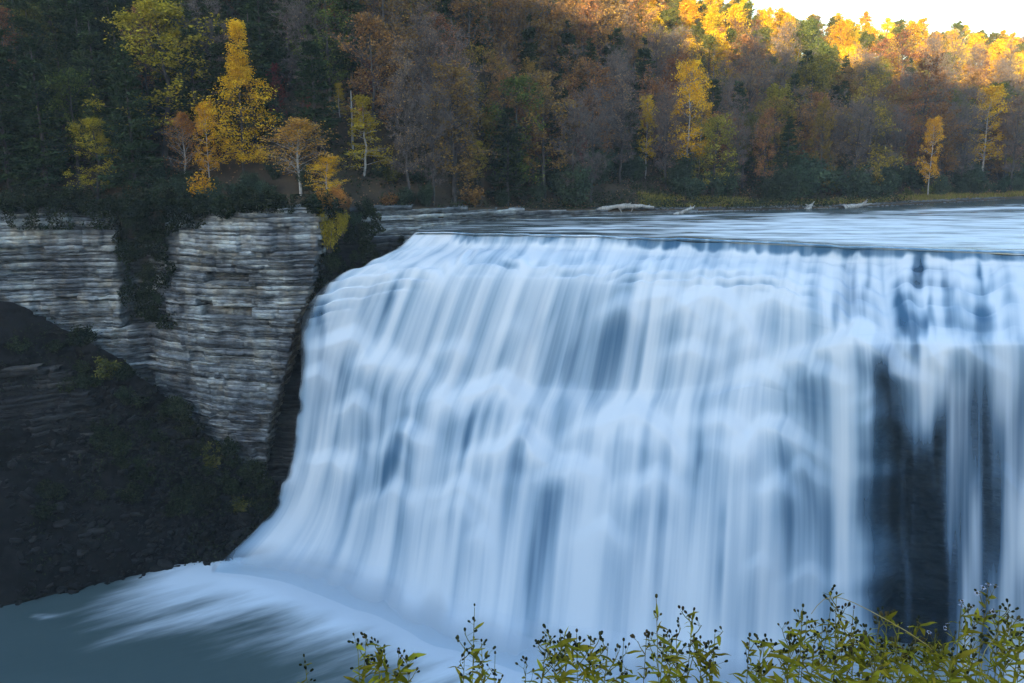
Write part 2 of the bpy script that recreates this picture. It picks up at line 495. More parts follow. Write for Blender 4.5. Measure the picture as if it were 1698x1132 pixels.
# ------------------------------------------------------------------ setting: near bank and the hill behind the camera
def near_ground(x, y):
    x = np.asarray(x, float); y = np.asarray(y, float)
    n = fbm2(x * 0.3, y * 0.3, 9, 3)
    front = 10.3 - np.maximum(y - 1.4, 0) * 1.15
    back = 10.3 + sstep(-20, -360, y) * (109 + 0.06 * np.clip(x + 137, -130, 120)) + sstep(-30, -330, y) * 6 * fbm2(x * 0.012, y * 0.012, 3, 3)  # unseen hill behind the camera, its height shaped to shade the gorge
    return np.maximum(np.where(y > 1.4, front, back) + n * 0.12, -41.5)
nx = np.concatenate([np.linspace(-620, -40, 40)[:-1], np.linspace(-40, 40, 90), np.linspace(40, 520, 34)[1:]])
ny = np.concatenate([np.linspace(-460, -20, 50)[:-1], np.linspace(-20, 0, 14)[:-1], np.linspace(0, 8, 33)[:-1], np.linspace(8, 46.4, 24)])
NX, NY = np.meshgrid(nx, ny, indexing='ij')
NZ = near_ground(NX, NY)
link("near_bank", mesh_from("near_bank", np.stack([NX, NY, NZ], -1), grid_quads(len(nx), len(ny)), mat=M['hill'], smooth=True), kind='structure', label="near bank of the gorge rising to an unseen wooded hill shaped to shade it")

# ------------------------------------------------------------------ waterfall surface
def pchip(xk, yk, x):
    """Monotone cubic along axis 0 of yk."""
    xk = np.asarray(xk, float); yk = np.asarray(yk, float)
    h = np.diff(xk)[:, None]
    yk2 = yk.reshape(len(xk), -1)
    d = np.diff(yk2, axis=0) / h
    mm = np.zeros_like(yk2)
    a, b = d[:-1], d[1:]
    w1, w2 = 2 * h[1:] + h[:-1], h[1:] + 2 * h[:-1]
    with np.errstate(divide='ignore', invalid='ignore'):
        hm = (w1 + w2) / (w1 / a + w2 / b)
    mm[1:-1] = np.where(a * b > 0, hm, 0)
    mm[0], mm[-1] = d[0], d[-1]
    i = np.clip(np.searchsorted(xk, x) - 1, 0, len(xk) - 2)
    t = ((x - xk[i]) / (xk[i + 1] - xk[i]))[:, None]
    hh = (xk[i + 1] - xk[i])[:, None]
    r = (2*t**3 - 3*t**2 + 1) * yk2[i] + (t**3 - 2*t**2 + t) * hh * mm[i] + (-2*t**3 + 3*t**2) * yk2[i + 1] + (t**3 - t**2) * hh * mm[i + 1]
    return r.reshape((len(x),) + yk.shape[1:])

POOL_Z = -40.0
FL = [
 ([(690,385,120),(655,412,117),(610,437,114),(545,468,111),(500,540,108.2),(497,640,107.4),(480,770,106.5)], 420),
 ([(740,387,119.3),(722,408,118.4),(690,428,115.5),(655,450,113),(600,560,110),(575,650,108),(555,780,105.5)], 500),
 ([(800,388,118.5),(790,408,117.6),(760,430,113),(735,455,111),(680,600,107.5),(655,660,106),(640,800,102)], 600),
 ([(900,390,117),(893,409,116.2),(875,434,110.5),(860,458,108.8),(800,630,105),(785,665,103.5),(752,820,97.5)], 720),
 ([(1000,394,115),(993,412,114.2),(980,440,108.5),(965,465,106.8),(915,645,103),(900,680,101.2),(872,840,94.5)], 840),
 ([(1100,401,112.5),(1095,416,111.8),(1080,446,106.5),(1070,475,104.8),(1040,650,101),(1025,680,99.3),(1003,850,91.5)], 975),
 ([(1200,405,109.5),(1196,420,108.9),(1185,450,104.5),(1178,480,103),(1150,640,98.5),(1142,672,97),(1128,850,89.5)], 1105),
 ([(1300,410,107),(1297,426,106.4),(1290,455,102.5),(1285,485,101),(1265,610,96.8),(1258,645,95.2),(1242,840,87.5)], 1225),
 ([(1400,413,104.5),(1398,430,103.8),(1395,460,100.5),(1400,537,92),(1405,567,90),(1400,700,86.8),(1393,880,84.5)], 1390),
 ([(1490,416,102.3),(1489,432,101.7),(1490,470,98),(1500,545,88),(1503,565,85.6),(1502,700,83.5),(1500,880,81)], 1498),
 ([(1600,418,99.8),(1600,434,99.2),(1603,475,94.5),(1608,548,85),(1610,568,82.8),(1612,700,81),(1612,900,78.5)], 1612),
 ([(1698,420,97.5),(1698,436,96.9),(1700,475,92),(1706,548,83),(1708,568,81),(1710,700,79),(1710,900,76)], 1710),
 ([(1900,423,93.5),(1900,440,92.9),(1905,480,88),(1910,550,79),(1912,570,78),(1914,700,75),(1914,900,71.5)], 1914),
]
ctrl = []
for pts, pf in FL:
    w = [at(*p) for p in pts]
    w[0][2] = 0.0
    yf = float(np.interp(pf, [420, 500, 600, 720, 840, 975, 1390, 1612, 1914], [105.6, 101.5, 95, 87.5, 82.5, 79.5, 77, 74.6, 69]))
    xf = x_at(pf, yf, POOL_Z)
    w.append(np.array([xf, yf, POOL_Z + 0.02]))
    ctrl.append(w)
ctrl = np.array(ctrl)                                    # flowline, stage, xyz
seg = np.linalg.norm(np.diff(ctrl, axis=1), axis=2).mean(0)
stage_s = np.concatenate([[0], np.cumsum(seg)])           # metres along the flow
lipl = np.concatenate([[0], np.cumsum(np.linalg.norm(np.diff((ctrl[:, 0] + ctrl[:, 4] + ctrl[:, 7]) / 3, axis=0), axis=1))])

def falls_surface(nu, nv):
    sv = np.linspace(0, stage_s[-1], nv)
    A = pchip(stage_s, ctrl.transpose(1, 0, 2), sv)       # nv, flowline, 3
    su = np.linspace(0, lipl[-1], nu)
    B = pchip(lipl, A.transpose(1, 0, 2), su)             # nu, nv, 3
    return su, sv, B

def horiz_out(B):
    du = np.gradient(B, axis=0)
    n = np.stack([du[..., 1], -du[..., 0], np.zeros_like(du[..., 0])], -1)
    n /= np.linalg.norm(n, axis=-1, keepdims=True) + 1e-9
    return n

NU, NV = 680, 420
su, sv, B = falls_surface(NU, NV)
B[..., 1] += (1.0 * noise1(su * 0.16, 171) + 0.5 * noise1(su * 0.5, 172))[:, None] * np.exp(-sv / 3.0)[None]   # the lip is notched
U, Vv = np.meshgrid(su, sv, indexing='ij')
nout = horiz_out(B)
# smooth the outward direction so that ledges bulge evenly
for _ in range(30):
    nout[1:-1] = (nout[:-2] + nout[1:-1] * 2 + nout[2:]) / 4
PX, PY = pix(B)

LEDGES = [  # px, py, half width px, bulge m, decay px, slant (px per px down)
 (835,622,70,1.5,70,-0.35),(875,708,85,1.3,100,-0.3),(960,752,60,1.0,120,-0.3),(1055,668,95,1.3,90,-0.25),
 (690,698,38,1.2,90,-0.3),(585,545,60,1.1,80,-0.3),(640,578,42,0.9,80,-0.35),(600,650,36,0.9,90,-0.3),
 (1200,672,55,1.0,120,-0.2),(1300,688,75,1.2,120,-0.15),(1265,598,60,0.8,70,-0.15),(1150,556,50,0.7,80,-0.2),
 (1335,575,50,0.8,90,-0.1),(470,765,38,1.2,90,-0.5),(545,470,36,0.7,40,-0.4),
 (640,436,40,0.6,40,-0.4),(700,425,60,0.5,40,-0.3),(1180,476,70,0.9,60,-0.2),(1110,466,70,0.7,50,-0.2),
 (1290,470,60,0.7,50,-0.1),(1420,537,95,1.6,120,0.0),(1350,448,50,0.6,50,-0.1),(1450,440,45,0.6,50,0),(1505,436,40,0.7,50,0),
 (1590,446,60,0.6,45,0),(1660,452,60,0.7,50,0),(1560,490,70,0.5,50,0),(1650,496,60,0.5,50,0),(1520,556,50,0.7,60,0),(1600,560,60,0.8,60,0),
 (760,560,40,0.6,80,-0.35),(740,640,50,0.8,90,-0.3),(660,800,50,0.7,120,-0.3),(770,790,60,0.8,120,-0.3),(1090,770,60,0.8,120,-0.2),
 (1010,860,50,0.6,130,-0.2),(560,740,50,0.8,110,-0.3),(1345,760,40,0.6,130,-0.1),(530,610,35,0.7,90,-0.35),(1495,600,36,0.7,60,0),(1470,668,36,0.7,60,0),
]
st1, st3 = stage_s[1], stage_s[3]
low_end = np.interp(U, [0, lipl[1], lipl[2], lipl[3], lipl[-1]], [stage_s[4], stage_s[3] + 4, st3 + 1, st3, st3 - 0.3])
hstep = 1.25 + 0.35 * noise1(U * 0.07, 201)
qst = -B[..., 2] / hstep + 0.9 * noise1(U * 0.10, 202) + 0.55 * noise1(U * 0.33, 203) + 0.2 * noise1(U * 0.9, 206)
fst = qst - np.floor(qst)
stair = (np.floor(qst) + sstep(0.22, 1.0, fst) - qst) * hstep
wst = sstep(st1 + 0.3, st1 + 1.6, Vv) * (1 - sstep(low_end - 1.2, low_end + 0.8, Vv))
wst = wst * np.clip(0.62 + 0.5 * noise2(U * 0.2, Vv * 0.25, 204), 0.1, 1)
riser = sstep(0.40, 0.75, fst) * (1 - sstep(0.9, 1.0, fst)) * wst
D = np.zeros_like(PX)
crest = np.zeros_like(PX)
under = np.zeros_like(PX)
rngl = np.random.default_rng(3)
rnd = [(rngl.uniform(520, 1900), rngl.uniform(450, 950), rngl.uniform(18, 55), rngl.uniform(0.25, 0.55), rngl.uniform(60, 140), -0.22) for _ in range(40)]
for i, (lx, ly, lw, lb, ld, sl) in enumerate(LEDGES + rnd):
    xx = PX - lx - sl * (PY - ly)
    ly2 = ly + 9 * noise1(PX * 0.03, 40 + i) + 0.30 * np.abs(xx) ** 1.12 + 0.12 * xx
    w = np.exp(-np.abs(xx / lw) ** 2.4)
    t = (PY - ly2)
    f = sstep(-10, 18, t) * np.exp(-np.maximum(t - 14, 0) / ld)
    D += w * f * lb * 0.9
    crest += w * lb * np.exp(-((t - 8) / 16) ** 2)
    under += w * lb * sstep(20, 70, t) * np.exp(-np.maximum(t - 60, 0) / (ld * 0.8))
# flow ridges
wob = 0.5 * noise2(U * 0.25, Vv * 0.06, 70)
D += 0.20 * noise2(U * 0.45 + wob, Vv * 0.04, 71) + 0.045 * noise2(U * 1.4 + wob, Vv * 0.05, 72) + 0.012 * noise2(U * 3.6 + wob, Vv * 0.06, 73)
lipw = sstep(0, 1.2, Vv)
footw = 1 - sstep(stage_s[-1] - 6, stage_s[-1], Vv)
D *= lipw * (0.25 + 0.75 * footw)
W = B + nout * D[..., None]
W[..., 2] -= stair * wst
# foot flare: the water spreads out where it strikes the pool
fl = sstep(stage_s[-1] - 7, stage_s[-1], Vv) ** 2
W += nout * (fl * 0.9 * (1 + 0.5 * noise1(U * 0.3, 99)))[..., None]

sw = sstep(stage_s[-1] - 12, stage_s[-1], Vv) ** 1.6 * np.exp(-U / 7.0)
W[..., 0] -= 3.2 * sw; W[..., 1] -= 2.0 * sw
# how much foam the water carries
foam = 0.82 + 0.17 * noise2(U * 0.30, Vv * 0.04, 80) + 0.12 * noise2(U * 0.9, Vv * 0.05, 82)
lipcut = 1.25 + 0.45 * noise1(U * 1.3, 181) + 0.35 * noise1(U * 0.35, 182)
glassy = (1 - sstep(lipcut - 0.5, lipcut + 0.5, Vv))
gl_var = np.interp(PX, [680, 745, 760, 785, 800, 940, 960, 985, 1000, 1090, 1110, 1460, 1490, 1640, 1670], [0.95, 0.9, 0.3, 0.3, 0.55, 0.55, 0.9, 0.9, 0.5, 0.42, 0.26, 0.24, 0.36, 0.38, 0.26])
gl_var = gl_var + 0.14 * noise1(U * 0.5, 81) + 0.10 * noise1(U * 1.7, 83)
foam = foam * (1 - glassy) + glassy * gl_var
THIN = [  # px, py, rx, ry, slant, strength : stretches where the sheet runs thin over the rock
 (855,565,26,90,-0.33,0.55),(905,540,14,70,-0.33,0.4),(965,560,20,100,-0.3,0.45),(1000,590,30,90,-0.25,0.5),(1052,600,22,70,-0.2,0.55),(925,600,14,60,-0.3,0.35),
 (805,690,20,40,-0.3,0.5),(660,745,22,60,-0.35,0.6),(575,620,18,60,-0.35,0.35),(545,660,14,60,-0.3,0.35),(640,530,18,50,-0.35,0.3),(610,505,12,35,-0.4,0.35),
 (780,700,18,40,-0.3,0.35),(910,880,24,110,-0.2,0.45),(860,950,30,110,-0.2,0.4),(1225,830,22,120,-0.12,0.65),(1205,960,30,90,-0.1,0.5),(1150,750,16,60,-0.15,0.35),
 (1290,560,14,50,-0.1,0.45),(1250,470,14,30,-0.1,0.35),(1410,485,16,45,0,0.6),(1435,480,10,45,0,0.4),(1385,505,8,35,0,0.4),(1370,620,40,60,0,0.2),(1310,850,50,160,-0.05,0.3),(1080,900,24,130,-0.15,0.3),
 (1520,458,14,26,0,0.8),(1560,462,20,24,0,0.7),(1620,470,14,26,0,0.4),(1560,528,60,22,0,0.45),(1620,520,45,26,0,0.4),(1650,470,30,16,0,0.35),(1590,478,30,14,0,0.3),(1500,520,30,26,0,0.35),(1470,455,12,24,0,0.4),(1350,470,12,28,0,0.35),(1310,445,14,18,0,0.3),(1200,455,16,18,-0.2,0.3),(1130,440,16,14,-0.2,0.25),
 (1475,590,16,40,-0.1,0.6),(1525,575,30,25,0,0.7),(1590,590,30,30,0,0.5),(745,800,18,90,-0.25,0.35),(700,850,22,90,-0.3,0.3),(600,800,18,80,-0.3,0.3),(1010,780,14,60,-0.2,0.35),(1130,850,14,90,-0.15,0.3),
 (650,480,10,25,-0.4,0.4),(690,455,10,20,-0.4,0.35),(530,560,10,60,0.0,0.75),
]
for tx, ty, rx, ry, sl, st in THIN:
    xx = (PX - tx - sl * (PY - ty) - 5 * noise1(PY * 0.02, int(tx))) / (rx * 0.85)
    yy = (PY - ty - 14 * noise1(PX * 0.09, int(ty))) / (ry * 1.25)
    foam -= (1.2 if tx > 1380 and ty < 535 else 0.50) * st * np.exp(-(xx * xx + yy * yy) ** 1.2) * (0.75 + 0.75 * noise2(U * 1.1 + wob, Vv * 0.03, 84))
foam = np.maximum(foam, 0.20 - 0.14 * ((PX > 1380) & (PY < 540)) + 0.16 * noise2(U * 0.9 + wob, Vv * 0.03, 87) + 0.10 * noise2(U * 2.6 + wob, Vv * 0.04, 89))
# the overhang near the far end of the falls: only strands come down in front of the dark rock
edge_px = 1452 + (PY - 560) * (-0.055) + 14 * noise1(PY * 0.013, 85) + 8 * noise1(PY * 0.04, 185)
top_py = np.interp(PX, [1400, 1435, 1460, 1480, 1497, 1515, 1545, 1572, 1590, 1612, 1650, 1700], [740, 705, 615, 590, 650, 712, 690, 640, 600, 580, 590, 585]) + 26 * noise1(PX * 0.035, 86) + 6 * noise1(PX * 0.1, 186)
cave = sstep(-40, 80, PX - edge_px) * sstep(-60, 110, PY - top_py)
strand = 0.10 + 0.10 * sstep(1560, 1600, PX)
for cx, wd, st in [(1592, 16, 0.52), (1572, 10, 0.26), (1622, 13, 0.42), (1662, 20, 0.50), (1700, 24, 0.58), (1750, 40, 0.5), (1830, 40, 0.5), (1502, 7, 0.26), (1545, 6, 0.16), (1640, 8, 0.2)]:
    strand += st * np.exp(-((PX - cx - 5 * noise1(PY * 0.006, int(cx))) / wd) ** 2) * (0.85 + 0.35 * noise1(PY * 0.008, int(cx) + 7))
strand += 0.34 * np.exp(-((PX - 1515) / 45) ** 2) * (1 - sstep(620, 730, PY))
foam = foam * (1 - cave) + cave * (strand - 0.12)
slope_ = np.abs(np.gradient(B[..., 2], axis=1)) / (np.linalg.norm(np.gradient(B, axis=1), axis=2) + 1e-9)
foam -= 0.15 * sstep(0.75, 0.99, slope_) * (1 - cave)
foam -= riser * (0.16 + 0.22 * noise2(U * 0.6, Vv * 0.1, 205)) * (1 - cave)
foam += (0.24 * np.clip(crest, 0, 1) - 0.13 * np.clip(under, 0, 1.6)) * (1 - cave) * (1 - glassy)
edge = sstep(0.0, 0.9, U + 0.35 * noise1(Vv * 0.6, 88)) 
film = 0.57 - 0.28 * cave + 0.05 * glassy + 0.06 * cave * sstep(1575, 1660, PX)
for tx, ty, rx, ry in [(1410, 485, 40, 50), (1540, 460, 60, 30), (545, 580, 30, 90), (1480, 600, 50, 60)]:
    film -= 0.16 * np.exp(-(((PX - tx) / rx) ** 2 + ((PY - ty) / ry) ** 2))
film = np.clip(film, 0.30, 0.62)
edge *= 1 - 0.85 * sstep(stage_s[-1] - 4.5 + 1.5 * noise1(U * 0.35, 190), stage_s[-1] - 0.3, Vv)   # it dissolves into spray at the foot
link_falls = bpy.data.objects.new("waterfall", None)
COL.objects.link(link_falls)
link_falls.location = (0, 100, POOL_Z)
link_falls['kind'] = 'structure'
link_falls['label'] = "broad white waterfall pouring over stepped ledges into the pool"
def local(Vx):
    return np.asarray(Vx) - np.array([0, 100, POOL_Z])
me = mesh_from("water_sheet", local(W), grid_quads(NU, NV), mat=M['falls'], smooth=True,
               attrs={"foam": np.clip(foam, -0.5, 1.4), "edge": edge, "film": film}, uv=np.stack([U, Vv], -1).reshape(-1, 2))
link("water_sheet", me, link_falls)

# dark ledged rock behind the water
RU, RV = 300, 260
su2, sv2, B2 = falls_surface(RU, RV)
U2, V2 = np.meshgrid(su2, sv2, indexing='ij')
n2_ = horiz_out(B2)
P2x, P2y = pix(B2)
inw = 1.3 + 0.5 * fbm2(U2 * 0.3, V2 * 0.3, 31, 4)
bed = np.floor(B2[..., 2] / 0.7 + 0.4 * noise1(U2 * 0.12, 34))
inw += 0.45 * (hash01(bed, np.floor(U2 / 1.7 + bed * 0.37), np.int64(5)) - 0.5)
c2 = sstep(1425, 1475, P2x) * sstep(575, 660, P2y)
inw = np.where(V2 < 2.5, 0.8, inw) + c2 * 5.0 + 5.0 * sstep(stage_s[-1] - 9, stage_s[-1] - 3, V2)
inw *= sstep(0, 0.6, V2 + 0.3)
R2 = B2 - n2_ * inw[..., None]
R2[..., 2] -= 0.3
R2 = np.concatenate([R2, R2[:, -1:] + np.array([0, 0, -1.5])], 1)
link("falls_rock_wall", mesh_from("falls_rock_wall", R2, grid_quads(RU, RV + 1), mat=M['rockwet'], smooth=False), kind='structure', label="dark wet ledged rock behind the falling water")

def volume_mat(name, density, color):
    m, N, L, out = new_mat(name)
    v = N("ShaderNodeVolumePrincipled"); v.inputs["Density"].default_value = density; v.inputs["Color"].default_value = tuple(color) + (1,)
    v.inputs["Anisotropy"].default_value = 0.0
    L(v.outputs[0], out.inputs["Volume"])
    return m
def blob_mesh(name, rings, mat, k=20):
    """A closed tube through (centre, half width, half height) stations."""
    v, q = [], []
    for c, t, wd, ht in rings:
        nrm = np.array([-t[1], t[0], 0])
        for j in range(k):
            an = 2 * math.pi * j / k
            v.append(c + nrm * wd * math.cos(an) + np.array([0, 0, 1]) * ht * math.sin(an))
    n_ = len(rings)
    for i in range(n_ - 1):
        for j in range(k):
            q.append([i * k + j, i * k + (j + 1) % k, (i + 1) * k + (j + 1) % k, (i + 1) * k + j])
    tr = []
    for i in (0, n_ - 1):
        c = len(v); v.append(rings[i][0])
        for j in range(k):
            a_, b_ = i * k + j, i * k + (j + 1) % k
            tr.append([c, b_, a_] if i == 0 else [c, a_, b_])
    return mesh_from(name, v, q, tr, mat=mat, smooth=True)
footl = W[:, -1][::20]
for sc_, dn in ((1.0, 0.045), (0.65, 0.08)):
    rings = []
    for i, c in enumerate(footl[:30]):
        t = footl[min(i + 1, 29)] - footl[max(i - 1, 0)]; t[2] = 0; t /= np.linalg.norm(t)
        e = math.sin(math.pi * min(1, (i + 0.6) / 6) / 2)
        rings.append((c + np.array([0, 0, 0.4]), t, (5.5 + 0.8 * noise1(np.array([i * 0.4]), 5)[0]) * sc_ * e + 0.1, 4.6 * sc_ * e + 0.1))
    link("mist", blob_mesh("mist", rings, volume_mat("mist", dn, (0.9, 0.94, 1.0))), kind='stuff', label="white mist along the foot of the falls")
hz = [(-600, -455, -42.6), (520, -455, -42.6), (520, 1100, -42.6), (-600, 1100, -42.6)]
link("haze", mesh_from("haze", hz + [(x, y, 150.0) for x, y, z in hz], [(3, 2, 1, 0), (4, 5, 6, 7), (0, 1, 5, 4), (1, 2, 6, 5), (2, 3, 7, 6), (3, 0, 4, 7)], mat=volume_mat("haze", 0.00016, (0.9, 0.95, 1.0))), kind='stuff', label="thin bluish haze over the gorge")

# ------------------------------------------------------------------ river above the falls
lip = B[:, 0]
lx = np.concatenate([lip[:, 0], [lip[-1, 0] + 60, lip[-1, 0] + 400]])
ly = np.concatenate([lip[:, 1], [lip[-1, 1] - 14, lip[-1, 1] - 30]])
rx = np.concatenate([np.linspace(lip[0, 0], lip[-1, 0], 260), np.linspace(lip[-1, 0], lip[-1, 0] + 300, 60)[1:]])
y0 = np.interp(rx, lx, ly); y1 = ybank(rx) + 1.5
T = np.linspace(0, 1, 120)
RX = np.repeat(rx[:, None], 120, 1)
RY = y0[:, None] + (y1 - y0)[:, None] * T[None]
RZ = 0.05 * noise2(RX * 0.25, RY * 0.5, 91) * sstep(0, 0.02, T)[None] + 0.03 * noise2(RX * 0.6, RY * 1.3, 92) * sstep(0, 0.02, T)[None]
RY[:, 0] -= 0.35; RZ[:, 0] = -0.22                        # tucks in under the curl of the falls
RP = np.stack([RX, RY, RZ], -1)
rpx, rpy = pix(RP)
rf = 0.14 + 0.56 * sstep(850, 1300, rpx) * sstep(0.0, 0.12, T[None] + 0 * rpx) * (1 - sstep(0.52, 0.86, T[None] + 0.1 * noise1(RX * 0.04, 93)))
rf += 0.75 * np.exp(-((T[None] - 0.80 - 0.05 * noise1(RX * 0.05, 94)) / 0.03) ** 2) * sstep(820, 1000, rpx) * (0.6 + 0.5 * noise1(RX * 0.11, 95))
rf -= 0.5 * sstep(0.86, 0.97, T[None] + 0 * rpx)
rf += 0.4 * np.exp(-((rpy - 378) / 4.0) ** 2) * sstep(830, 900, rpx) * (1 - sstep(980, 1060, rpx))
link("river", mesh_from("river", RP, grid_quads(len(rx), 120), mat=M['river'], smooth=True, attrs={"foam": rf},
     uv=np.stack([RX, RY], -1).reshape(-1, 2)), kind='structure', label="smooth river sliding towards the lip of the falls")

# ------------------------------------------------------------------ plunge pool
px_ = np.linspace(-150, 110, 200)
py_ = np.linspace(44, 120, 130)
QX, QY = np.meshgrid(px_, py_, indexing='ij')
QZ = np.full_like(QX, POOL_Z) + 0.10 * noise2(QX * 0.12 + QY * 0.1, QY * 0.2, 96)
QP = np.stack([QX, QY, QZ], -1)
qpx, qpy = pix(QP)
footx, footy = W[:, -1, 0], W[:, -1, 1]
yf_ = np.interp(QX, footx, footy)
dist = np.where(QX < footx[0], np.hypot(QX - footx[0], QY - footy[0]), np.maximum(yf_ - QY, 0))
ang = R(216)                                              # the current runs down-left
fx, fy = math.cos(ang), math.sin(ang)
along = QX * fx + QY * fy
across = -QX * fy + QY * fx
a0 = footx[0] * fx + footy[0] * fy
c0 = -footx[0] * fy + footy[0] * fx
qa, qc = along - a0, across - c0
deff = np.where(QX < footx[0] + 14, np.maximum(dist - 0.30 * np.clip(qa, 0, 30) * np.exp(-((qc - 3) / 9) ** 2), 0), dist)
pf = -0.20 + 0.14 * np.exp(-(dist / 26) ** 2) + 1.20 * np.exp(-(deff / 8.5) ** 1.2)
pf += 0.15 * np.exp(-((qc - 4.5 - 0.04 * qa) / 5.0) ** 2) * np.exp(-np.maximum(qa, 0) / 15)
pf += 0.16 * np.exp(-((qc - 11.0) / 2.5) ** 2) * np.exp(-np.maximum(qa, 0) / 40)
pf -= 0.34 * sstep(2, 20, footx[0] - QX) + 0.18 * sstep(12, 24, dist)
for wx, wy, wr in [(205, 945, 16), (60, 1020, 28), (430, 918, 20)]:
    pf += 0.7 * np.exp(-(((qpx - wx) / wr) ** 2 + ((qpy - wy) / (wr * 0.25)) ** 2))
link("plunge_pool", mesh_from("plunge_pool", QP, grid_quads(200, 130), mat=M['pool'], smooth=True, attrs={"foam": pf},
     uv=np.stack([along, across], -1).reshape(-1, 2)), kind='structure', label="teal plunge pool streaked with drifting white foam")
link("pool_bed", mesh_from("pool_bed", [(-300, 40, -41.6), (200, 40, -41.6), (200, 140, -41.6), (-300, 140, -41.6)], [(0, 1, 2, 3)], mat=M['talus']), kind='structure', label="dark bed under the plunge pool")

# ------------------------------------------------------------------ layered cliff
rngc = np.random.default_rng(11)
CPX = np.array([-420, -250, -60, 25, 120, 190, 232, 275, 330, 400, 470, 540, 700])
CY = np.array([108, 112, 115, 117, 118, 118.3, 120.2, 117.6, 114.6, 112.4, 111.4, 112, 112.0])
CXW = np.array([x_at(p, y) for p, y in zip(CPX, CY)])
def corner_px(z):
    return np.interp(z, [-34, -30, -22, -15, -10, -5, 0, 4], [428, 434, 452, 482, 494, 520, 528, 530])

def block_noise(s, rng, lo, hi, amp):
    """Piecewise constant offsets along s: jointed blocks."""
    cuts = [s.min() - rng.uniform(0, hi)]
    while cuts[-1] < s.max():
        cuts.append(cuts[-1] + rng.uniform(lo, hi))
    val = rng.uniform(-amp, amp, len(cuts))
    return val[np.clip(np.searchsorted(cuts, s) - 1, 0, len(cuts) - 1)]

def strip_layer(pts, inward, z0, z1, chip):
    """A bed of rock: front face with a chipped top edge, shelf on top and soffit below."""
    n = len(pts)
    f0 = np.concatenate([pts, np.full((n, 1), z0)], 1)
    f1 = np.concatenate([pts + inward * chip[:, None] * 0.3, np.full((n, 1), z1)], 1)
    fm = np.concatenate([pts + inward * 0.01, np.full((n, 1), z0 + (z1 - z0) * 0.7)], 1)
    f1[:, 2] -= chip * 0.12
    b1 = np.concatenate([pts + inward * 5.0, np.full((n, 1), z1 + 0.02)], 1)
    b0 = np.concatenate([pts + inward * 5.0, np.full((n, 1), z0)], 1)
    Vl = np.stack([b0, f0, fm, f1, b1], 1)               # n,5,3
    q = grid_quads(n, 5)
    return Vl.reshape(-1, 3), q

def layered(name, label, xline, yline, z_hi, z_lo, mat, corner=None, back=None, top=None, seed=1, thick=(0.13, 0.5), rough=1.0, step=0.24, ret=10.0, slots=(), lean=None, left_cut=None):
    rng = np.random.default_rng(seed)
    root = bpy.data.objects.new(name, None); COL.objects.link(root)
    root['kind'] = 'structure'; root['label'] = label
    ox, oy = float(xline.mean()), float(np.mean(yline)); root.location = (ox, oy, z_lo)
    z = z_hi
    k = 0
    grp, grp_seed, grp_off = 0, 0, 0.0
    while z > z_lo:
        th = rng.choice([rng.uniform(thick[0], thick[0] * 1.5), rng.uniform(*thick), thick[1] * rng.uniform(0.8, 1.3)], p=[0.4, 0.4, 0.2])
        z0 = z - th
        zc = (z + z0) / 2
        x_end = corner(zc) if corner else xline[-1]
        x_start = left_cut(zc) if left_cut else xline[0]
        xs_ = np.arange(x_start, x_end, step)
        if top is not None:
            xs_ = xs_[top(xs_) > zc]
        if len(xs_) < 4:
            z = z0; continue
        ys_ = np.interp(xs_, xline, yline)
        if k >= grp:                                      # a few beds share their joints and stand or recede together
            grp = k + rng.integers(3, 9); grp_seed = int(rng.integers(1 << 30)); grp_off = rng.uniform(-0.35, 0.35)
        g = np.random.default_rng(grp_seed)
        off = grp_off * rough + 0.22 * rough * noise1(xs_ * 0.22 + 9.0 * k, seed + 3) + block_noise(xs_, g, 0.6, 3.0, 0.36 * rough) + block_noise(xs_, g, 3, 10, 0.42 * rough)
        off += block_noise(xs_, rng, 0.25, 1.5, 0.11 * rough) * (rng.uniform(0, 1, len(xs_)) < 0.93) + 0.03 * rng.normal(size=len(xs_))
        off += 1.3 * rough * fbm2(xs_ * 0.09, np.full_like(xs_, zc * 0.13), seed + 50, 3)
        if lean is not None:
            off += lean(xs_, zc)
        for (sx0, sx1, sz0, sz1, dp) in slots:
            if sz0 < zc < sz1:
                off += dp * sstep(sx0 - 0.4, sx0, xs_) * (1 - sstep(sx1, sx1 + 0.4, xs_))
        pts = np.stack([xs_, ys_ + off], 1)
        inward = np.repeat(np.array([[0.0, 1.0]]), len(pts), 0)
        if corner:                                        # turn the corner and run back into the hill
            nb = int(ret / step)
            e = pts[-1]
            bx = e[0] + 0.25 * np.arange(1, nb + 1) * step * 0.15 + block_noise(np.arange(nb) * step, rng, 0.6, 3, 0.3)
            by = e[1] + np.arange(1, nb + 1) * step
            pts = np.concatenate([pts, np.stack([bx, by], 1)])
            inward = np.concatenate([inward, np.repeat(np.array([[-0.8, 0.6]]), nb, 0)])
        chip = np.abs(rng.normal(size=len(pts))) * 0.40 * min(th, 0.5) * sstep(-0.25, 0.3, noise1(pts[:, 0] * 0.35 + 5.0 * k, seed + 4))
        Vl, q = strip_layer(pts, inward, z0 - 0.01, z - 0.002, chip)
        Vl[:, 2] += 0.35 * noise1(Vl[:, 0] * 0.05, 301) + 0.04 * noise1(Vl[:, 0] * 0.31, 302) + 0.04 * noise1(Vl[:, 0] * 0.9, 303 + k // 6)   # the beds are not quite level
        Vl = Vl - np.array([ox, oy, z_lo])
        tone_ = np.clip(0.5 + block_noise(np.arange(len(pts)) * step, rng, 0.3, 1.8, 0.34) + block_noise(np.arange(len(pts)) * step, g, 1.0, 5.0, 0.22), 0, 1)
        link("rock_layer", mesh_from("rock_layer", Vl, q, mat=mat, attrs={"tone": np.repeat(tone_, 5)}), root)
        z = z0; k += 1
    return root

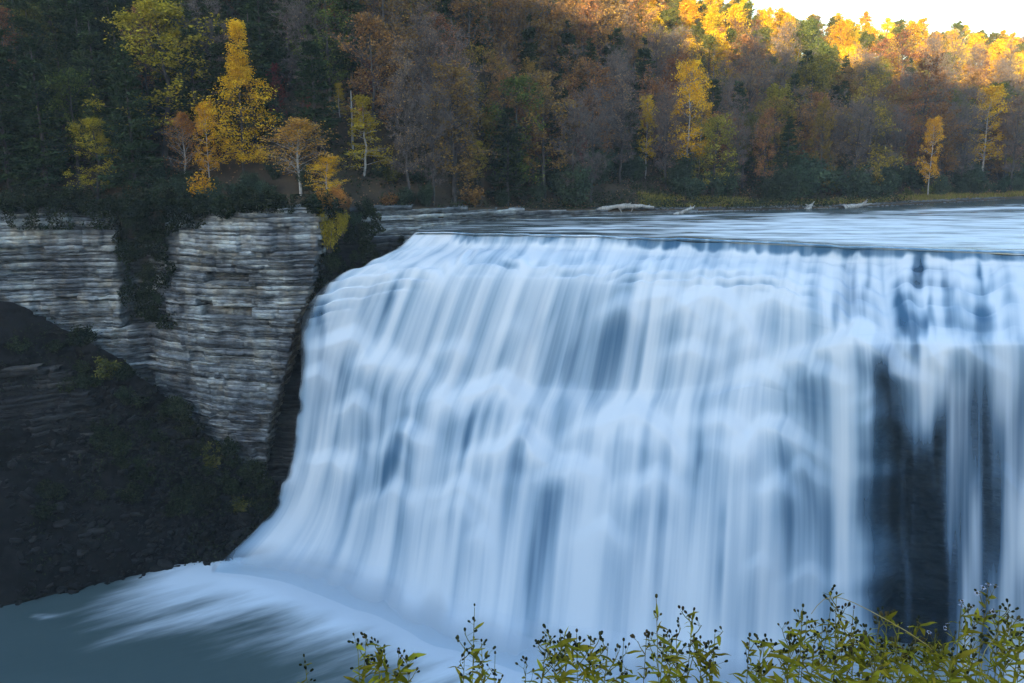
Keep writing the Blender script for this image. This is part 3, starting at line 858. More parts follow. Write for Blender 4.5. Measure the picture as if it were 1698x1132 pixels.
def px_band(px0, px1, py0, py1, d):
    return (x_at(px0, d, z_at((py0 + py1) / 2, d)), x_at(px1, d, z_at((py0 + py1) / 2, d)), z_at(py1, d), z_at(py0, d))
slots = [px_band(338, 408, 452, 468, 113) + (2.2,), px_band(330, 415, 508, 524, 113) + (1.8,), px_band(322, 342, 500, 512, 113) + (1.5,),
         px_band(196, 272, 345, 545, 118) + (2.5,), px_band(345, 372, 690, 704, 112) + (1.0,), px_band(240, 330, 585, 600, 114) + (0.8,)]
def cliff_lean(x, z):
    # the wall hangs over a little above the talus and steps in near its top
    return 0.06 * np.clip(-z - 8, 0, 22) * 0.6 - 0.5 * sstep(-4, -12, z) + np.interp(z, [-3, 3.5], [0, 1.2])
layered("cliff", "pale grey layered shale cliff beside the waterfall", CXW, CY, 3.6, -33, M['rock'],
        corner=lambda z: x_at(corner_px(z), 111.5, z), seed=21, slots=slots, lean=cliff_lean, ret=9)
# dark wet wall between the cliff corner and the falls
wx = np.array([-40, -30, -24, -20, -15.0]); wy = np.array([117.5, 117, 117.5, 119, 122.5])
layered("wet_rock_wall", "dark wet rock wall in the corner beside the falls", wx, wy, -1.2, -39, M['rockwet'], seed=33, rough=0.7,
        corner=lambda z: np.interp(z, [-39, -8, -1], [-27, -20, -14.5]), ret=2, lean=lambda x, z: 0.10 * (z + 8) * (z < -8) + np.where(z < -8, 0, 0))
# low ledged bank of the river beyond the lip
ox_ = np.linspace(-21.5, 38, 60)
layered("bank_ledge", "low ledged rock bank at the edge of the river", ox_, ybank(ox_) - 0.3, 2.9, -6.0, M['rock'], seed=44, rough=0.4, thick=(0.18, 0.5),
        top=lambda x: np.where(x < -13, bank_h(x), bank_h(x)), step=0.35)

# ------------------------------------------------------------------ talus slope below the cliff
tt = [(-420, 480, 108, 1010, 86), (-200, 500, 110, 1015, 90), (25, 528, 114.5, 1003, 94), (120, 575, 115, 985, 97), (200, 612, 114.5, 958, 100), (270, 670, 113, 940, 102.5), (330, 722, 112, 924, 105), (400, 782, 111, 910, 107), (440, 812, 112, 908, 109), (480, 800, 114, 905, 111)]
ct = np.array([[at(p, a, d), at(p, b, e)] for p, a, d, b, e in tt])
ct[:, 1, 2] = POOL_Z - 0.3
nu, nv = 220, 90
kk = np.linspace(0, len(tt) - 1, nu)
C0 = np.stack([np.interp(kk, range(len(tt)), ct[:, 0, i]) for i in range(3)], -1)
C1 = np.stack([np.interp(kk, range(len(tt)), ct[:, 1, i]) for i in range(3)], -1)
vv = np.linspace(-0.06, 1, nv)
TP = C0[:, None] + (C1 - C0)[:, None] * vv[None, :, None]
# concave slope: steep beds above, rubble apron below
sag = np.sin(np.clip(vv, 0, 1) * math.pi) * 2.4
TP[..., 1] += sag[None] * 0.9
nzx = TP[..., 0]; nzz = TP[..., 2]
rel = 1.7 * fbm2(nzx * 0.22, nzz * 0.22, 61, 5)
bed = np.floor(nzz / 0.8)
rel2 = 0.9 * (hash01(bed, np.floor(nzx / 2.3 + bed * 0.61), np.int64(9)) - 0.5)
rel2 *= (1 - sstep(0.45, 0.7, vv))[None] * sstep(-36, -46, nzx)
TP[..., 1] -= (rel + rel2) * 0.9
TP[..., 2] += rel * 0.5 * sstep(0, 0.2, vv)[None] * (1 - sstep(0.93, 1, vv))[None]
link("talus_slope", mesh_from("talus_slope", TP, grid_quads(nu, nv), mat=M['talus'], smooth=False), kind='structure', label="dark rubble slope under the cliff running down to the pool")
TFLAT = TP.reshape(-1, 3)

ox2 = np.array([x_at(-80, 106, -18), x_at(25, 106, -18), x_at(120, 106, -18), x_at(215, 106, -18)])
def talus_y(x, z):
    ci = np.clip(np.searchsorted(TP[:, nv // 2, 0], x), 0, nu - 1)
    return np.array([np.interp(-z, -TP[c, :, 2], TP[c, :, 1]) for c in ci])
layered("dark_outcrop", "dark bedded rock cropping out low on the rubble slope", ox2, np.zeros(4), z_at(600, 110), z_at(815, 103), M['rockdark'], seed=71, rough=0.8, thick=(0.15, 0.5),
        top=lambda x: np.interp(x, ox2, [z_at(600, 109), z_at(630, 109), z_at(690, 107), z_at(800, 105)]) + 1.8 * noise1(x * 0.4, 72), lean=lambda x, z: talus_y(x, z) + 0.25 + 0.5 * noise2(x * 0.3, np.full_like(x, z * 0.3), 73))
# ------------------------------------------------------------------ trees
def grow(rng, H, Rw, cb, prof, n_limbs, rise, n_sub, n_twig, trunk_r, wander=0.25, droop=0.0, lean=(0, 0), limb_r=0.35):
    """Trunk, limbs, side branches and twigs as segment lists: (woody segments), (twig segments)."""
    k = 9
    t = np.linspace(0, 1, k)
    path = np.stack([np.cumsum(rng.normal(0, wander * 0.3, k)) + lean[0] * t ** 1.5 * H, np.cumsum(rng.normal(0, wander * 0.3, k)) + lean[1] * t ** 1.5 * H, t * H], -1)
    path[0, :2] = 0
    rad = trunk_r * (1 - t) ** 0.8 + 0.02
    def on_trunk(u):
        return np.stack([np.interp(u, t, path[:, i]) for i in range(3)], -1)
    W0, W1, r0, r1 = [path[:-1]], [path[1:]], [rad[:-1]], [rad[1:]]
    u = cb + (0.98 - cb) * np.sort(rng.uniform(0, 1, n_limbs)) ** 0.9
    az = np.arange(n_limbs) * 2.399 + rng.uniform(-0.6, 0.6, n_limbs)
    v = (u - cb) / (1 - cb)
    ln = Rw * prof(v) * rng.uniform(0.65, 1.15, n_limbs) + 0.25
    el = rise(v) + rng.normal(0, 0.14, n_limbs)
    p = on_trunk(u)
    d = np.stack([np.cos(az) * np.cos(el), np.sin(az) * np.cos(el), np.sin(el)], -1)
    pts = [p]
    kseg = 4
    for j in range(kseg):
        d2 = d + rng.normal(0, 0.16, d.shape); d2[:, 2] -= droop * (j + 1) / kseg
        pts.append(pts[-1] + d2 * (ln / kseg)[:, None])
    pts = np.stack(pts, 1)                                # limbs, 5, 3
    lr = np.interp(u, t, rad) * limb_r
    for j in range(kseg):
        W0.append(pts[:, j]); W1.append(pts[:, j + 1]); r0.append(lr * (1 - j / kseg) + 0.012); r1.append(lr * (1 - (j + 1) / kseg) + 0.012)
    li = np.repeat(np.arange(n_limbs), n_sub)
    q = rng.uniform(0.25, 1.0, len(li))
    f = q * kseg; i0 = np.minimum(f.astype(int), kseg - 1); fr = (f - i0)[:, None]
    sp = pts[li, i0] * (1 - fr) + pts[li, i0 + 1] * fr
    sd = d[li] * 0.6 + rng.normal(0, 0.55, (len(li), 3)); sd[:, 2] += 0.12 - droop
    sd /= np.linalg.norm(sd, axis=1, keepdims=True)
    sl = ln[li] * rng.uniform(0.22, 0.5, len(li))
    se = sp + sd * sl[:, None]
    W0.append(sp); W1.append(se); r0.append(lr[li] * 0.4 * (1 - q * 0.6) + 0.01); r1.append(np.full(len(li), 0.008))
    ti = np.repeat(np.arange(len(li)), n_twig)
    tq = rng.uniform(0.2, 1.0, len(ti))[:, None]
    tp = sp[ti] * (1 - tq) + se[ti] * tq
    td = sd[ti] * 0.7 + rng.normal(0, 0.6, (len(ti), 3)); td[:, 2] += 0.1 - droop * 0.6
    td /= np.linalg.norm(td, axis=1, keepdims=True)
    tl = np.clip(sl[ti] * rng.uniform(0.3, 0.7, len(ti)), 0.25, 1.6)
    te = tp + td * tl[:, None]
    wood = [np.concatenate(x) for x in (W0, W1, r0, r1)]
    return wood, (tp, te), path, (sp, se)

ENV = {
 'round': lambda v: np.sqrt(np.clip(1 - (2 * v - 0.85) ** 2 / 1.35, 0.03, 1)),
 'dome': lambda v: np.clip(1.05 - 0.9 * v ** 2.2, 0.05, 1),
 'cone': lambda v: 1.0 - 0.93 * v,
 'vase': lambda v: 0.45 + 0.55 * np.sin(np.clip(v, 0, 1) * 2.3),
 'spire': lambda v: np.where(v < 0.55, 0.62 + 0.5 * np.sin(v / 0.55 * 2.9) - 0.35 * v / 0.55, 0.22 * (1 - v) / 0.45 + 0.04),
}

TEMPLATES = {}
def template(key, species, seed, H, Rw, cb, env, limbs, rise, sub, twig, tr, leaves, leaf_size, leaf_spread, leafmat, barkmat, twig_r=0.014, droop=0.0, lean=(0, 0), wander=0.25, dense_twigs=False, aspect=0.6, wmin=0.06):
    rng = np.random.default_rng(seed)
    wood, (tp, te), path, _ = grow(rng, H, Rw, cb, ENV[env], limbs, rise, sub, twig, tr, wander, droop, lean)
    b = MB()
    nb = 8
    v, q = tubes(wood[0][:nb], wood[1][:nb], wood[2][:nb], wood[3][:nb], 7); b.add(v, q)
    v, q = tubes(wood[0][nb:], wood[1][nb:], wood[2][nb:], wood[3][nb:], 3); b.add(v, q)
    trunk = b.mesh(species + "_trunk", M[barkmat])
    c = MB()
    mats = [M[leafmat]]
    if leaves:
        # leafiness comes in patches: some boughs are thick, some have already dropped
        w = np.clip(0.55 + 0.9 * noise2(te[:, 0] * 0.35 + seed, te[:, 2] * 0.35 + te[:, 1] * 0.3, seed), wmin, 1)
        i = rng.choice(len(tp), leaves, p=w / w.sum())
        f = rng.uniform(0.25, 1.1, leaves)[:, None]
        pos = tp[i] * (1 - f) + te[i] * f + rng.normal(0, leaf_spread, (leaves, 3)) * np.array([1, 1, 0.7])
        v, q, tone = leaf_cards(pos, leaf_size, rng, aspect)
        c.add(v, q, tone)
    nleaf = sum(len(x) for x in c.q)
    if dense_twigs or not leaves:
        v, q = tubes(tp, te, twig_r, twig_r * 0.45, 3); c.add(v, q, np.repeat(rng.uniform(0, 1, len(tp)), 6))
        mid = tp * 0.5 + te * 0.5
        d = te - tp
        e2 = mid + d * 0.35 + rng.normal(0, 0.28, mid.shape)
        v, q = tubes(mid, e2, twig_r * 0.7, twig_r * 0.35, 3); c.add(v, q, np.repeat(rng.uniform(0, 1, len(tp)), 6))
    crown = c.mesh(species + "_crown", M[leafmat])
    if dense_twigs or not leaves:
        crown.materials.append(M['twig'])
        ids = np.zeros(len(crown.polygons), np.int32); ids[nleaf:] = 1
        crown.polygons.foreach_set("material_index", ids)
    TEMPLATES.setdefault(key, []).append((trunk, crown, H, Rw, species))

up = lambda a, b: (lambda v: a + (b - a) * v)
for s in range(3):
    template('rust', 'maple_tree', 100 + s, 17, 4.3, 0.16, 'round', 38, up(0.25, 1.0), 6, 5, 0.24, 4800, 0.32, 0.28, 'rust', 'bark', dense_twigs=True, wander=0.4)
for s in range(3):
    template('bare', 'bare_tree', 200 + s, 18, 4.2, 0.2, 'vase', 46, up(0.5, 1.15), 8, 7, 0.22, [500, 1300, 150][s], 0.26, 0.2, 'bareleaf', 'bark', twig_r=0.022, dense_twigs=True, wander=0.35)
for s in range(3):
    template('olive', 'oak_tree', 300 + s, 16, 4.2, 0.14, 'round', 38, up(0.1, 0.9), 6, 5, 0.25, 6000, 0.30, 0.26, 'olive', 'bark', wander=0.4)
for s in range(2):
    template('gold', 'birch_tree', 400 + s, 16, 3.2, 0.22, 'round', 42, up(0.3, 0.9), 6, 5, 0.15, 7000, 0.26, 0.24, 'gold', 'birch', droop=0.1, wander=0.35, wmin=0.2)
template('larch', 'larch_tree', 450, 19, 3.9, 0.14, 'spire', 80, up(-0.05, 0.75), 8, 5, 0.14, 17000, 0.21, 0.27, 'gold', 'bark', droop=0.25, wander=0.2, wmin=0.45)
template('brightoak', 'oak_tree', 460, 16, 4.2, 0.12, 'round', 40, up(0.1, 0.9), 6, 5, 0.22, 8500, 0.27, 0.26, 'oliveb', 'bark', wander=0.4, wmin=0.15)
template('orange_birch', 'birch_tree', 470, 12, 2.9, 0.25, 'dome', 40, up(0.6, 1.0), 6, 5, 0.11, 5000, 0.2, 0.22, 'orange', 'birch', droop=0.1, lean=(-0.06, 0), dense_twigs=True)
template('yellow_birch', 'birch_tree', 480, 12, 2.5, 0.1, 'cone', 48, up(0.2, 0.8), 6, 4, 0.11, 5000, 0.22, 0.22, 'yellow', 'birch', droop=0.15, dense_twigs=False, wmin=0.2)
for s in range(2):
    template('red', 'maple_tree', 500 + s, 10, 2.6, 0.15, 'round', 28, up(0.2, 0.9), 5, 5, 0.13, 2400, 0.26, 0.25, 'red', 'bark')
for s in range(2):
    template('ridge', 'maple_tree', 600 + s, 15, 4.6, 0.25, 'dome', 40, up(0.15, 1.0), 7, 5, 0.25, 6500, 0.40, 0.3, 'ridge', 'bark')
for s in range(2):
    template('ridgegreen', 'oak_tree', 620 + s, 15, 4.6, 0.25, 'dome', 40, up(0.15, 1.0), 7, 5, 0.25, 6500, 0.40, 0.3, 'green', 'bark')
for s in range(3):
    template('green', 'oak_tree', 640 + s, 14, 4.0, 0.12, 'round', 36, up(0.1, 0.9), 6, 5, 0.22, 5600, 0.3, 0.28, 'green', 'bark')

def pine_template(seed, H, Rw, key='pine'):
    rng = np.random.default_rng(seed)
    b = MB(); c = MB()
    t = np.linspace(0, 1, 8)
    path = np.stack([np.cumsum(rng.normal(0, 0.05, 8)), np.cumsum(rng.normal(0, 0.05, 8)), t * H], -1); path[0, :2] = 0
    rr = 0.24 * (1 - t) + 0.03
    v, q = tubes(path[:-1], path[1:], rr[:-1], rr[1:], 7); b.add(v, q)
    zs = np.arange(0.14 * H, H * 0.985, 0.62)
    zs = zs + rng.uniform(-0.3, 0.3, len(zs))
    A, E, C, AX = [], [], [], []
    for z in zs:
        u = (z / H - 0.14) / 0.86
        n = rng.integers(4, 7)
        a0 = rng.uniform(0, 6.28)
        for j in range(n):
            if rng.uniform() < 0.12:
                continue
            a = a0 + j * 6.283 / n + rng.normal(0, 0.2)
            L_ = (Rw * (1 - u) ** 0.75 * rng.uniform(0.6, 1.15) + 0.25)
            p0 = np.array([np.interp(z / H, t, path[:, 0]), np.interp(z / H, t, path[:, 1]), z + rng.uniform(-0.25, 0.25)])
            d = np.array([math.cos(a), math.sin(a), 0.25 * u - 0.10 + rng.normal(0, 0.16)])
            p1 = p0 + d * L_ * 0.6; p2 = p1 + (d + np.array([0, 0, 0.12])) * L_ * 0.4
            A += [p0, p1]; E += [p1, p2]
            m = int(14 + 30 * L_)
            f = rng.uniform(0.12, 1.0, m) ** 0.8
            w = 0.42 * L_ * (1 - f) * 0.6 + 0.24
            base = np.where(f[:, None] < 0.6, p0 + (p1 - p0) * (f / 0.6)[:, None], p1 + (p2 - p1) * ((f - 0.6) / 0.4)[:, None])
            side = np.array([-d[1], d[0], 0])
            off = rng.normal(0, 1, m)
            C.append(base + side * (off * w)[:, None] + np.array([0, 0, 1]) * rng.normal(0.02, 0.16, m)[:, None])
            AX.append(d * 0.8 + side * np.sign(off)[:, None] * 0.6)
    v, q = tubes(A, E, 0.035, 0.015, 3); b.add(v, q)
    C = np.concatenate(C); AX = np.concatenate(AX)
    v, q, tone = leaf_cards(C, 0.46, rng, 0.42, up_bias=1.2, along=AX); c.add(v, q, tone)
    TEMPLATES.setdefault(key, []).append((b.mesh("pine_trunk", M['bark']), c.mesh("pine_crown", M['pine']), H, Rw, 'pine_tree'))
pine_template(700, 19, 4.0); pine_template(701, 17, 3.4); pine_template(702, 21, 4.4)

def shrub_template(key, seed, Hh, Rw, n, mat, size=0.24, stems=14):
    rng = np.random.default_rng(seed)
    b = MB(); c = MB()
    az = rng.uniform(0, 6.28, stems); rr = Rw * np.sqrt(rng.uniform(0, 1, stems)) * 0.85
    tip = np.stack([np.cos(az) * rr, np.sin(az) * rr, Hh * (1 - 0.55 * (rr / Rw) ** 2) * rng.uniform(0.6, 1.0, stems)], -1)
    v, q = tubes(tip * np.array([0.15, 0.15, 0]), tip * 0.9, 0.045, 0.015, 4); b.add(v, q)
    ci = rng.integers(0, stems, n)
    f = rng.uniform(0.25, 1.0, n)[:, None]
    pos = tip[ci] * f + rng.normal(0, 0.26, (n, 3)) * Rw * 0.42
    pos[:, 2] = np.abs(pos[:, 2])
    v, q, tone = leaf_cards(pos, size, rng, 0.6); c.add(v, q, tone)
    TEMPLATES.setdefault(key, []).append((b.mesh("shrub_stem", M['bark']), c.mesh("shrub_crown", M[mat]), Hh, Rw, 'shrub'))
for s in range(4):
    shrub_template('shrub', 800 + s, 4.0, 2.6, 2600, 'shrub', 0.30)
for s in range(2):
    shrub_template('darkshrub', 860 + s, 3.0, 2.0, 2000, 'darkleaf', 0.26)
for s in range(3):
    shrub_template('shrub', 870 + s, 7.0, 3.4, 5200, 'shrub', 0.34, 26)
shrub_template('greenshrub', 820, 2.4, 1.8, 1500, 'green', 0.24)
shrub_template('oliveshrub', 830, 3.2, 1.7, 1700, 'olive', 0.24)
shrub_template('brightbush', 880, 4.6, 1.9, 3600, 'oliveb', 0.2, 20)
shrub_template('orangebush', 881, 3.0, 1.8, 2000, 'orange', 0.2, 18)
shrub_template('goldshrub', 840, 3.6, 1.7, 1500, 'gold', 0.24)
shrub_template('rustshrub', 850, 2.4, 1.8, 1100, 'rust', 0.24)

TREES = []
rngt = np.random.default_rng(77)
def plant(key, x, y, height, rot=None, width=1.0, lean=(0, 0), z=None, var=None, zone=None):
    tl = TEMPLATES[key]
    trunk, crown, H, Rw, species = tl[var if var is not None else rngt.integers(len(tl))]
    root = bpy.data.objects.new(species, None)
    COL.objects.link(root)
    gz = float(far_ground(x, y)) - 0.15 if z is None else z
    root.location = (x, y, gz)
    s = height / H
    root.scale = (s * width, s * width, s)
    root.rotation_euler = (lean[0], lean[1], rngt.uniform(0, 6.28) if rot is None else rot)
    a = bpy.data.objects.new("stem" if species == 'shrub' else "trunk", trunk); COL.objects.link(a); a.parent = root
    c = bpy.data.objects.new("foliage" if species == 'shrub' else "crown", crown); COL.objects.link(c); c.parent = root
    TREES.append(dict(o=root, key=key, x=x, y=y, z=gz, h=height, r=Rw * s * width, zone=zone))
    return root

def plant_px(key, px, py_top, d, **kw):
    """A tree whose foot stands on the hillside at ground distance d in line with px, as tall as the photograph shows it."""
    x = x_at(px, d, 8.0)
    gz = float(far_ground(x, d)) - 0.15
    x = x_at(px, d, gz + 8)
    gz = float(far_ground(x, d)) - 0.15
    h = max(z_at(py_top, d) - gz, 2.0)
    return plant(kw.pop('key2', key), x, d, h, **kw)

HERO = [  # kind, px, top py, distance, width factor, extra label
 ('larch', 398, 36, 127, 1.2, 'tall bright golden larch with a thin spire above the cliff'),
 ('gold', 343, 175, 125, 0.7, 'smaller golden birch crowding the golden larch on the side of the gully'),
 ('brightoak', 265, 20, 131, 1.45, 'large yellow-green oak standing behind the golden larch'),
 ('rust', 238, 20, 140, 0.9, None),
 ('brightoak', 152, 205, 123.5, 1.35, 'small yellow-green oak alone in the dark above the cliff'),
 ('orange_birch', 300, 190, 126, 1.3, None),
 ('goldshrub', 330, 280, 122, 1.0, 'small yellow shrub leaning out over the cliff top'),
 ('orange_birch', 494, 200, 121.5, 2.1, 'orange birch with several pale stems on the cliff edge'),
 ('gold', 537, 262, 120.5, 2.0, None),
 ('yellow_birch', 600, 160, 130, 1.6, 'narrow yellow birch above the corner where the falls begin'),
 ('yellow_birch', 560, 138, 134, 1.5, None),
 ('brightoak', 790, 238, 142, 1.1, None), ('rust', 688, 250, 136, 0.6, None), ('rustshrub', 642, 315, 126, 0.9, None),
 ('pine', 785, 5, 166, 0.95, None), ('pine', 680, 112, 150, 0.55, None), ('pine', 1045, 150, 170, 1.0, None),
 ('gold', 1072, 165, 172, 0.7, None), ('gold', 1140, 112, 171, 0.9, 'slender golden birch with a pale stem above the driftwood'),
 ('olive', 1440, 130, 181, 0.85, None), ('rust', 1525, 112, 205, 0.95, 'spreading orange maple standing above the bend of the bank'),
 ('gold', 1635, 150, 208, 1.1, None), ('olive', 1360, 175, 176, 0.6, None), ('olive', 1335, 105, 205, 0.9, None), ('pine', 1310, 118, 192, 0.85, None),
 ('rust', 1270, 190, 170, 0.7, None), ('gold', 1545, 200, 186, 0.7, None), ('olive', 880, 110, 160, 0.55, None),
 ('rust', 830, 80, 160, 0.8, None), ('rust', 560, 60, 150, 0.9, None), ('red', 455, 115, 136, 0.9, 'dark red maple deep in shade beside the golden larch'),
 ('red', 960, 205, 158, 0.55, None), ('red', 505, 160, 131, 0.7, None), ('bare', 1240, 95, 190, 1.0, None), ('olive', 745, 190, 146, 0.55, None), ('rust', 760, 120, 155, 0.75, None),
]
for k, px0, pt, d, wf, lab in HERO:
    r_ = plant_px(k, px0, pt, d, width=wf, var=0 if k in ('pine',) else None)
    TREES[-1]['label'] = lab
    TREES[-1]['hero'] = True

# the wood on the slope: one tree per free spot, kind by place
def pick_kind(px0, s, z, sunlit):
    u = rngt.uniform()
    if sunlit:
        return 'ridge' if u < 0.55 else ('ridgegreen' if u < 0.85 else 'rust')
    if px0 < 330:
        tbl = [('pine', .84), ('green', .10), ('rust', .03), ('olive', .03)]
    elif px0 < 620:
        tbl = [('pine', .58), ('bare', .09), ('rust', .19), ('green', .07), ('red', .07)]
    elif px0 < 1150:
        tbl = [('rust', .42), ('bare', .30), ('pine', .16), ('olive', .05), ('green', .04), ('red', .03)]
    else:
        tbl = [('bare', .32), ('rust', .36), ('olive', .11), ('green', .08), ('pine', .11), ('gold', .02)]
    a = 0
    for k, p in tbl:
        a += p
        if u < a:
            return k
    return 'bare'
cand = []
tries = 0
pts_xy = [(t['x'], t['y'], 3.0) for t in TREES]
def seen_from_camera(x, y, z):
    """Whether the slope itself leaves a point in sight from the overlook."""
    f = np.linspace(0.5, 0.985, 40)
    return bool(np.all(CAM_Z + (z - CAM_Z) * f >= far_ground(x * f, y * f) * (y * f > ybank(x * f)) - 0.5))
N_TREES = 600
while tries < 90000 and len(TREES) < N_TREES:
    tries += 1
    x = rngt.uniform(-85, 330) if rngt.uniform() < 0.4 else rngt.uniform(-75, 70)
    s = rngt.uniform(3.0, 170.0) ** 1.0
    y = float(ybank(x)) + s
    if y > 420 or (x > 15 and s < 11):
        continue
    z = float(far_ground(x, y))
    ppx, ppy = pix(np.array([x, y, z + 12]))
    if ppx < -50 or ppx > 1750 or float(pix(np.array([x, y, z + 2]))[1]) < -30:
        continue
    sp = 3.6 + 2.4 * (y - 120) / 120
    if any((x - a) ** 2 + (y - b) ** 2 < max(sp, c) ** 2 for a, b, c in pts_xy):
        continue
    if not seen_from_camera(x, y, z + 10):
        continue
    # the tree must not stand in front of one of the trees placed by hand
    hidden = False
    top = pix(np.array([x, y, z + 14]))[1]
    for t in TREES:
        if t.get('hero') and (t.get('label') or t['key'] in ('gold', 'yellow_birch')) and t['y'] > y + 0.5 and abs(float(pix(np.array([t['x'], t['y'], t['z'] + t['h'] * .6]))[0]) - ppx) < (58 if t['key'] == 'larch' else 40) * 130 / y and s < 40 and top < float(pix(np.array([t['x'], t['y'], t['z'] + t['h'] * .12]))[1]):
            hidden = True; break
    if hidden:
        continue
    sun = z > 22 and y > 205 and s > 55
    k = pick_kind(float(ppx), s, z, sun)
    hgt = rngt.uniform(13, 19)
    if k == 'pine': hgt = rngt.uniform(14, 21)
    if k == 'red': hgt = rngt.uniform(7, 11)
    if sun: hgt = rngt.uniform(10, 14)
    plant(k, x, y, hgt, width=rngt.uniform(0.95, 1.25))
    pts_xy.append((x, y, 0))
import sys
print("trees", len(TREES), "tries", tries, file=sys.stderr)

# dark shrubs along the foot of the slope, by the river and on the cliff top
for i in range(135):
    x = rngt.uniform(-80, 150)
    y = float(ybank(x)) + (rngt.uniform(0.8, 8) if x < 12 else rngt.uniform(8, 20))
    k = rngt.choice(['shrub', 'shrub', 'shrub', 'shrub', 'greenshrub', 'rustshrub' if x < 20 else 'shrub'])
    plant(k, x, y, (rngt.uniform(4.0, 8.5) if k == 'shrub' else rngt.uniform(2.0, 3.2)) if x > 5 else rngt.uniform(1.8, 4.2), width=rngt.uniform(0.8, 1.2))
# shrubs clinging to the cliff and the talus
for (px0, py0, d, hh, k) in [(215, 372, 117.0, 2.6, 'darkshrub'), (240, 400, 117.4, 2.8, 'darkshrub'), (222, 430, 117.6, 2.6, 'darkshrub'), (248, 462, 117.4, 2.8, 'darkshrub'), (238, 498, 117.0, 2.4, 'darkshrub'), (258, 530, 116.6, 2.2, 'darkshrub'), (205, 395, 117.4, 2.2, 'darkshrub'), (262, 372, 117, 2.4, 'darkshrub'), (262, 430, 117, 2.0, 'darkshrub'), (200, 360, 117, 2.4, 'darkshrub'), (262, 500, 116.6, 2.0, 'shrub'),
    (546, 415, 113.6, 5.4, 'brightbush'), (568, 388, 114.4, 3.8, 'brightbush'), (532, 372, 113.2, 3.4, 'brightbush'), (578, 400, 118.5, 2.6, 'darkshrub'), (552, 445, 115, 2.6, 'darkshrub'), (600, 395, 121, 2.8, 'darkshrub'), (570, 345, 119, 2.4, 'rustshrub'), (540, 345, 113.6, 3.2, 'orangebush'), (560, 335, 115, 2.8, 'orangebush'), (590, 430, 117.5, 1.8, 'darkshrub'), (520, 480, 114.5, 1.6, 'darkshrub'), (625, 425, 118.5, 1.4, 'darkshrub'), (665, 400, 122, 1.3, 'darkshrub'), (605, 360, 122, 3.2, 'darkshrub'), (590, 372, 121, 2.6, 'shrub')]:
    P = at(px0, py0, d)
    plant(k, P[0], P[1], hh, z=float(P[2]) - 0.3, width=0.8, zone='cliff')
for i in range(34):
    p0 = 8 + 524 * (i + rngt.uniform(0, 0.9)) / 34
    d0 = float(np.interp(p0, [25, 190, 232, 275, 330, 400, 540], [117, 118.5, 120, 118, 115, 112.8, 112.4])) + rngt.uniform(0.2, 2.2)
    xx_ = x_at(p0, d0, 3.5)
    plant('darkshrub', xx_, d0, rngt.uniform(1.4, 3.6), z=rngt.uniform(2.2, 3.4), width=rngt.uniform(0.9, 1.5), zone='edge')
for i in range(90):
    for _ in range(30):
        j = rngt.integers(len(TFLAT)); P = TFLAT[j]
        a_, b_ = pix(P)
        if 0 < a_ < 450 and 560 < b_ < 860 and not (a_ < 150 and 650 < b_ < 800):
            break
    plant(rngt.choice(['darkshrub'] * 30 + ['greenshrub']), float(P[0]), float(P[1]), rngt.uniform(1.4, 3.2), z=float(P[2]) - 0.3, width=rngt.uniform(0.8, 1.3), zone='talus')

# dead pole of a tree
snag = bpy.data.objects.new("dead_tree", None); COL.objects.link(snag)
sx = x_at(583, 132, 14); snag.location = (sx, 132, float(far_ground(sx, 132)) - 0.2)
snag['label'] = "bare pale dead pole of a tree between two yellow birches"; snag['category'] = "dead tree"
hs = z_at(150, 132) - snag.location.z
v, q = tubes([(0, 0, 0), (0.1, 0, hs * .5)], [(0.1, 0, hs * .5), (0.05, 0.1, hs)], [0.2, 0.15], [0.15, 0.07], 7)
v2, q2 = tubes([(0.1, 0, hs * .55), (0.08, 0, hs * .7), (0.1, 0, hs * .4)], [(0.6, 0.1, hs * .62), (-0.5, 0, hs * .76), (-0.7, 0.1, hs * .45)], 0.04, 0.015, 4)
mb = MB(); mb.add(v, q); link("trunk", mb.mesh("dead_trunk", M['drift']), snag)
mb = MB(); mb.add(v2, q2); link("branch", mb.mesh("dead_branch", M['drift']), snag)

# low undergrowth covering the slope and the cliff top
rngu = np.random.default_rng(5)
def undergrowth(name, label, n, xr, sr, mat, size, hgt, seed):
    r = np.random.default_rng(seed)
    x = r.uniform(*xr, n); s = r.uniform(*sr, n)
    keep = fbm2(x * 0.25, s * 0.25, seed, 3) > -0.12
    x, s = x[keep], s[keep]
    y = ybank(x) + s
    z = far_ground(x, y) + np.abs(r.normal(0, hgt, len(x))) * np.clip(s, 0.25, 1)
    v, q, tone = leaf_cards(np.stack([x, y, z], -1), size, r, 0.6)
    link(name, mesh_from(name, v, q, mat=M[mat], attrs={"tone": tone}), kind='stuff', label=label)
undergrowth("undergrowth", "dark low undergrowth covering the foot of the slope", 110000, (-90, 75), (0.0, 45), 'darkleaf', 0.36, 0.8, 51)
undergrowth("fallen_leaves", "rusty fallen leaves scattered under the trees", 50000, (-90, 160), (1.5, 70), 'bareleaf', 0.32, 0.5, 52)

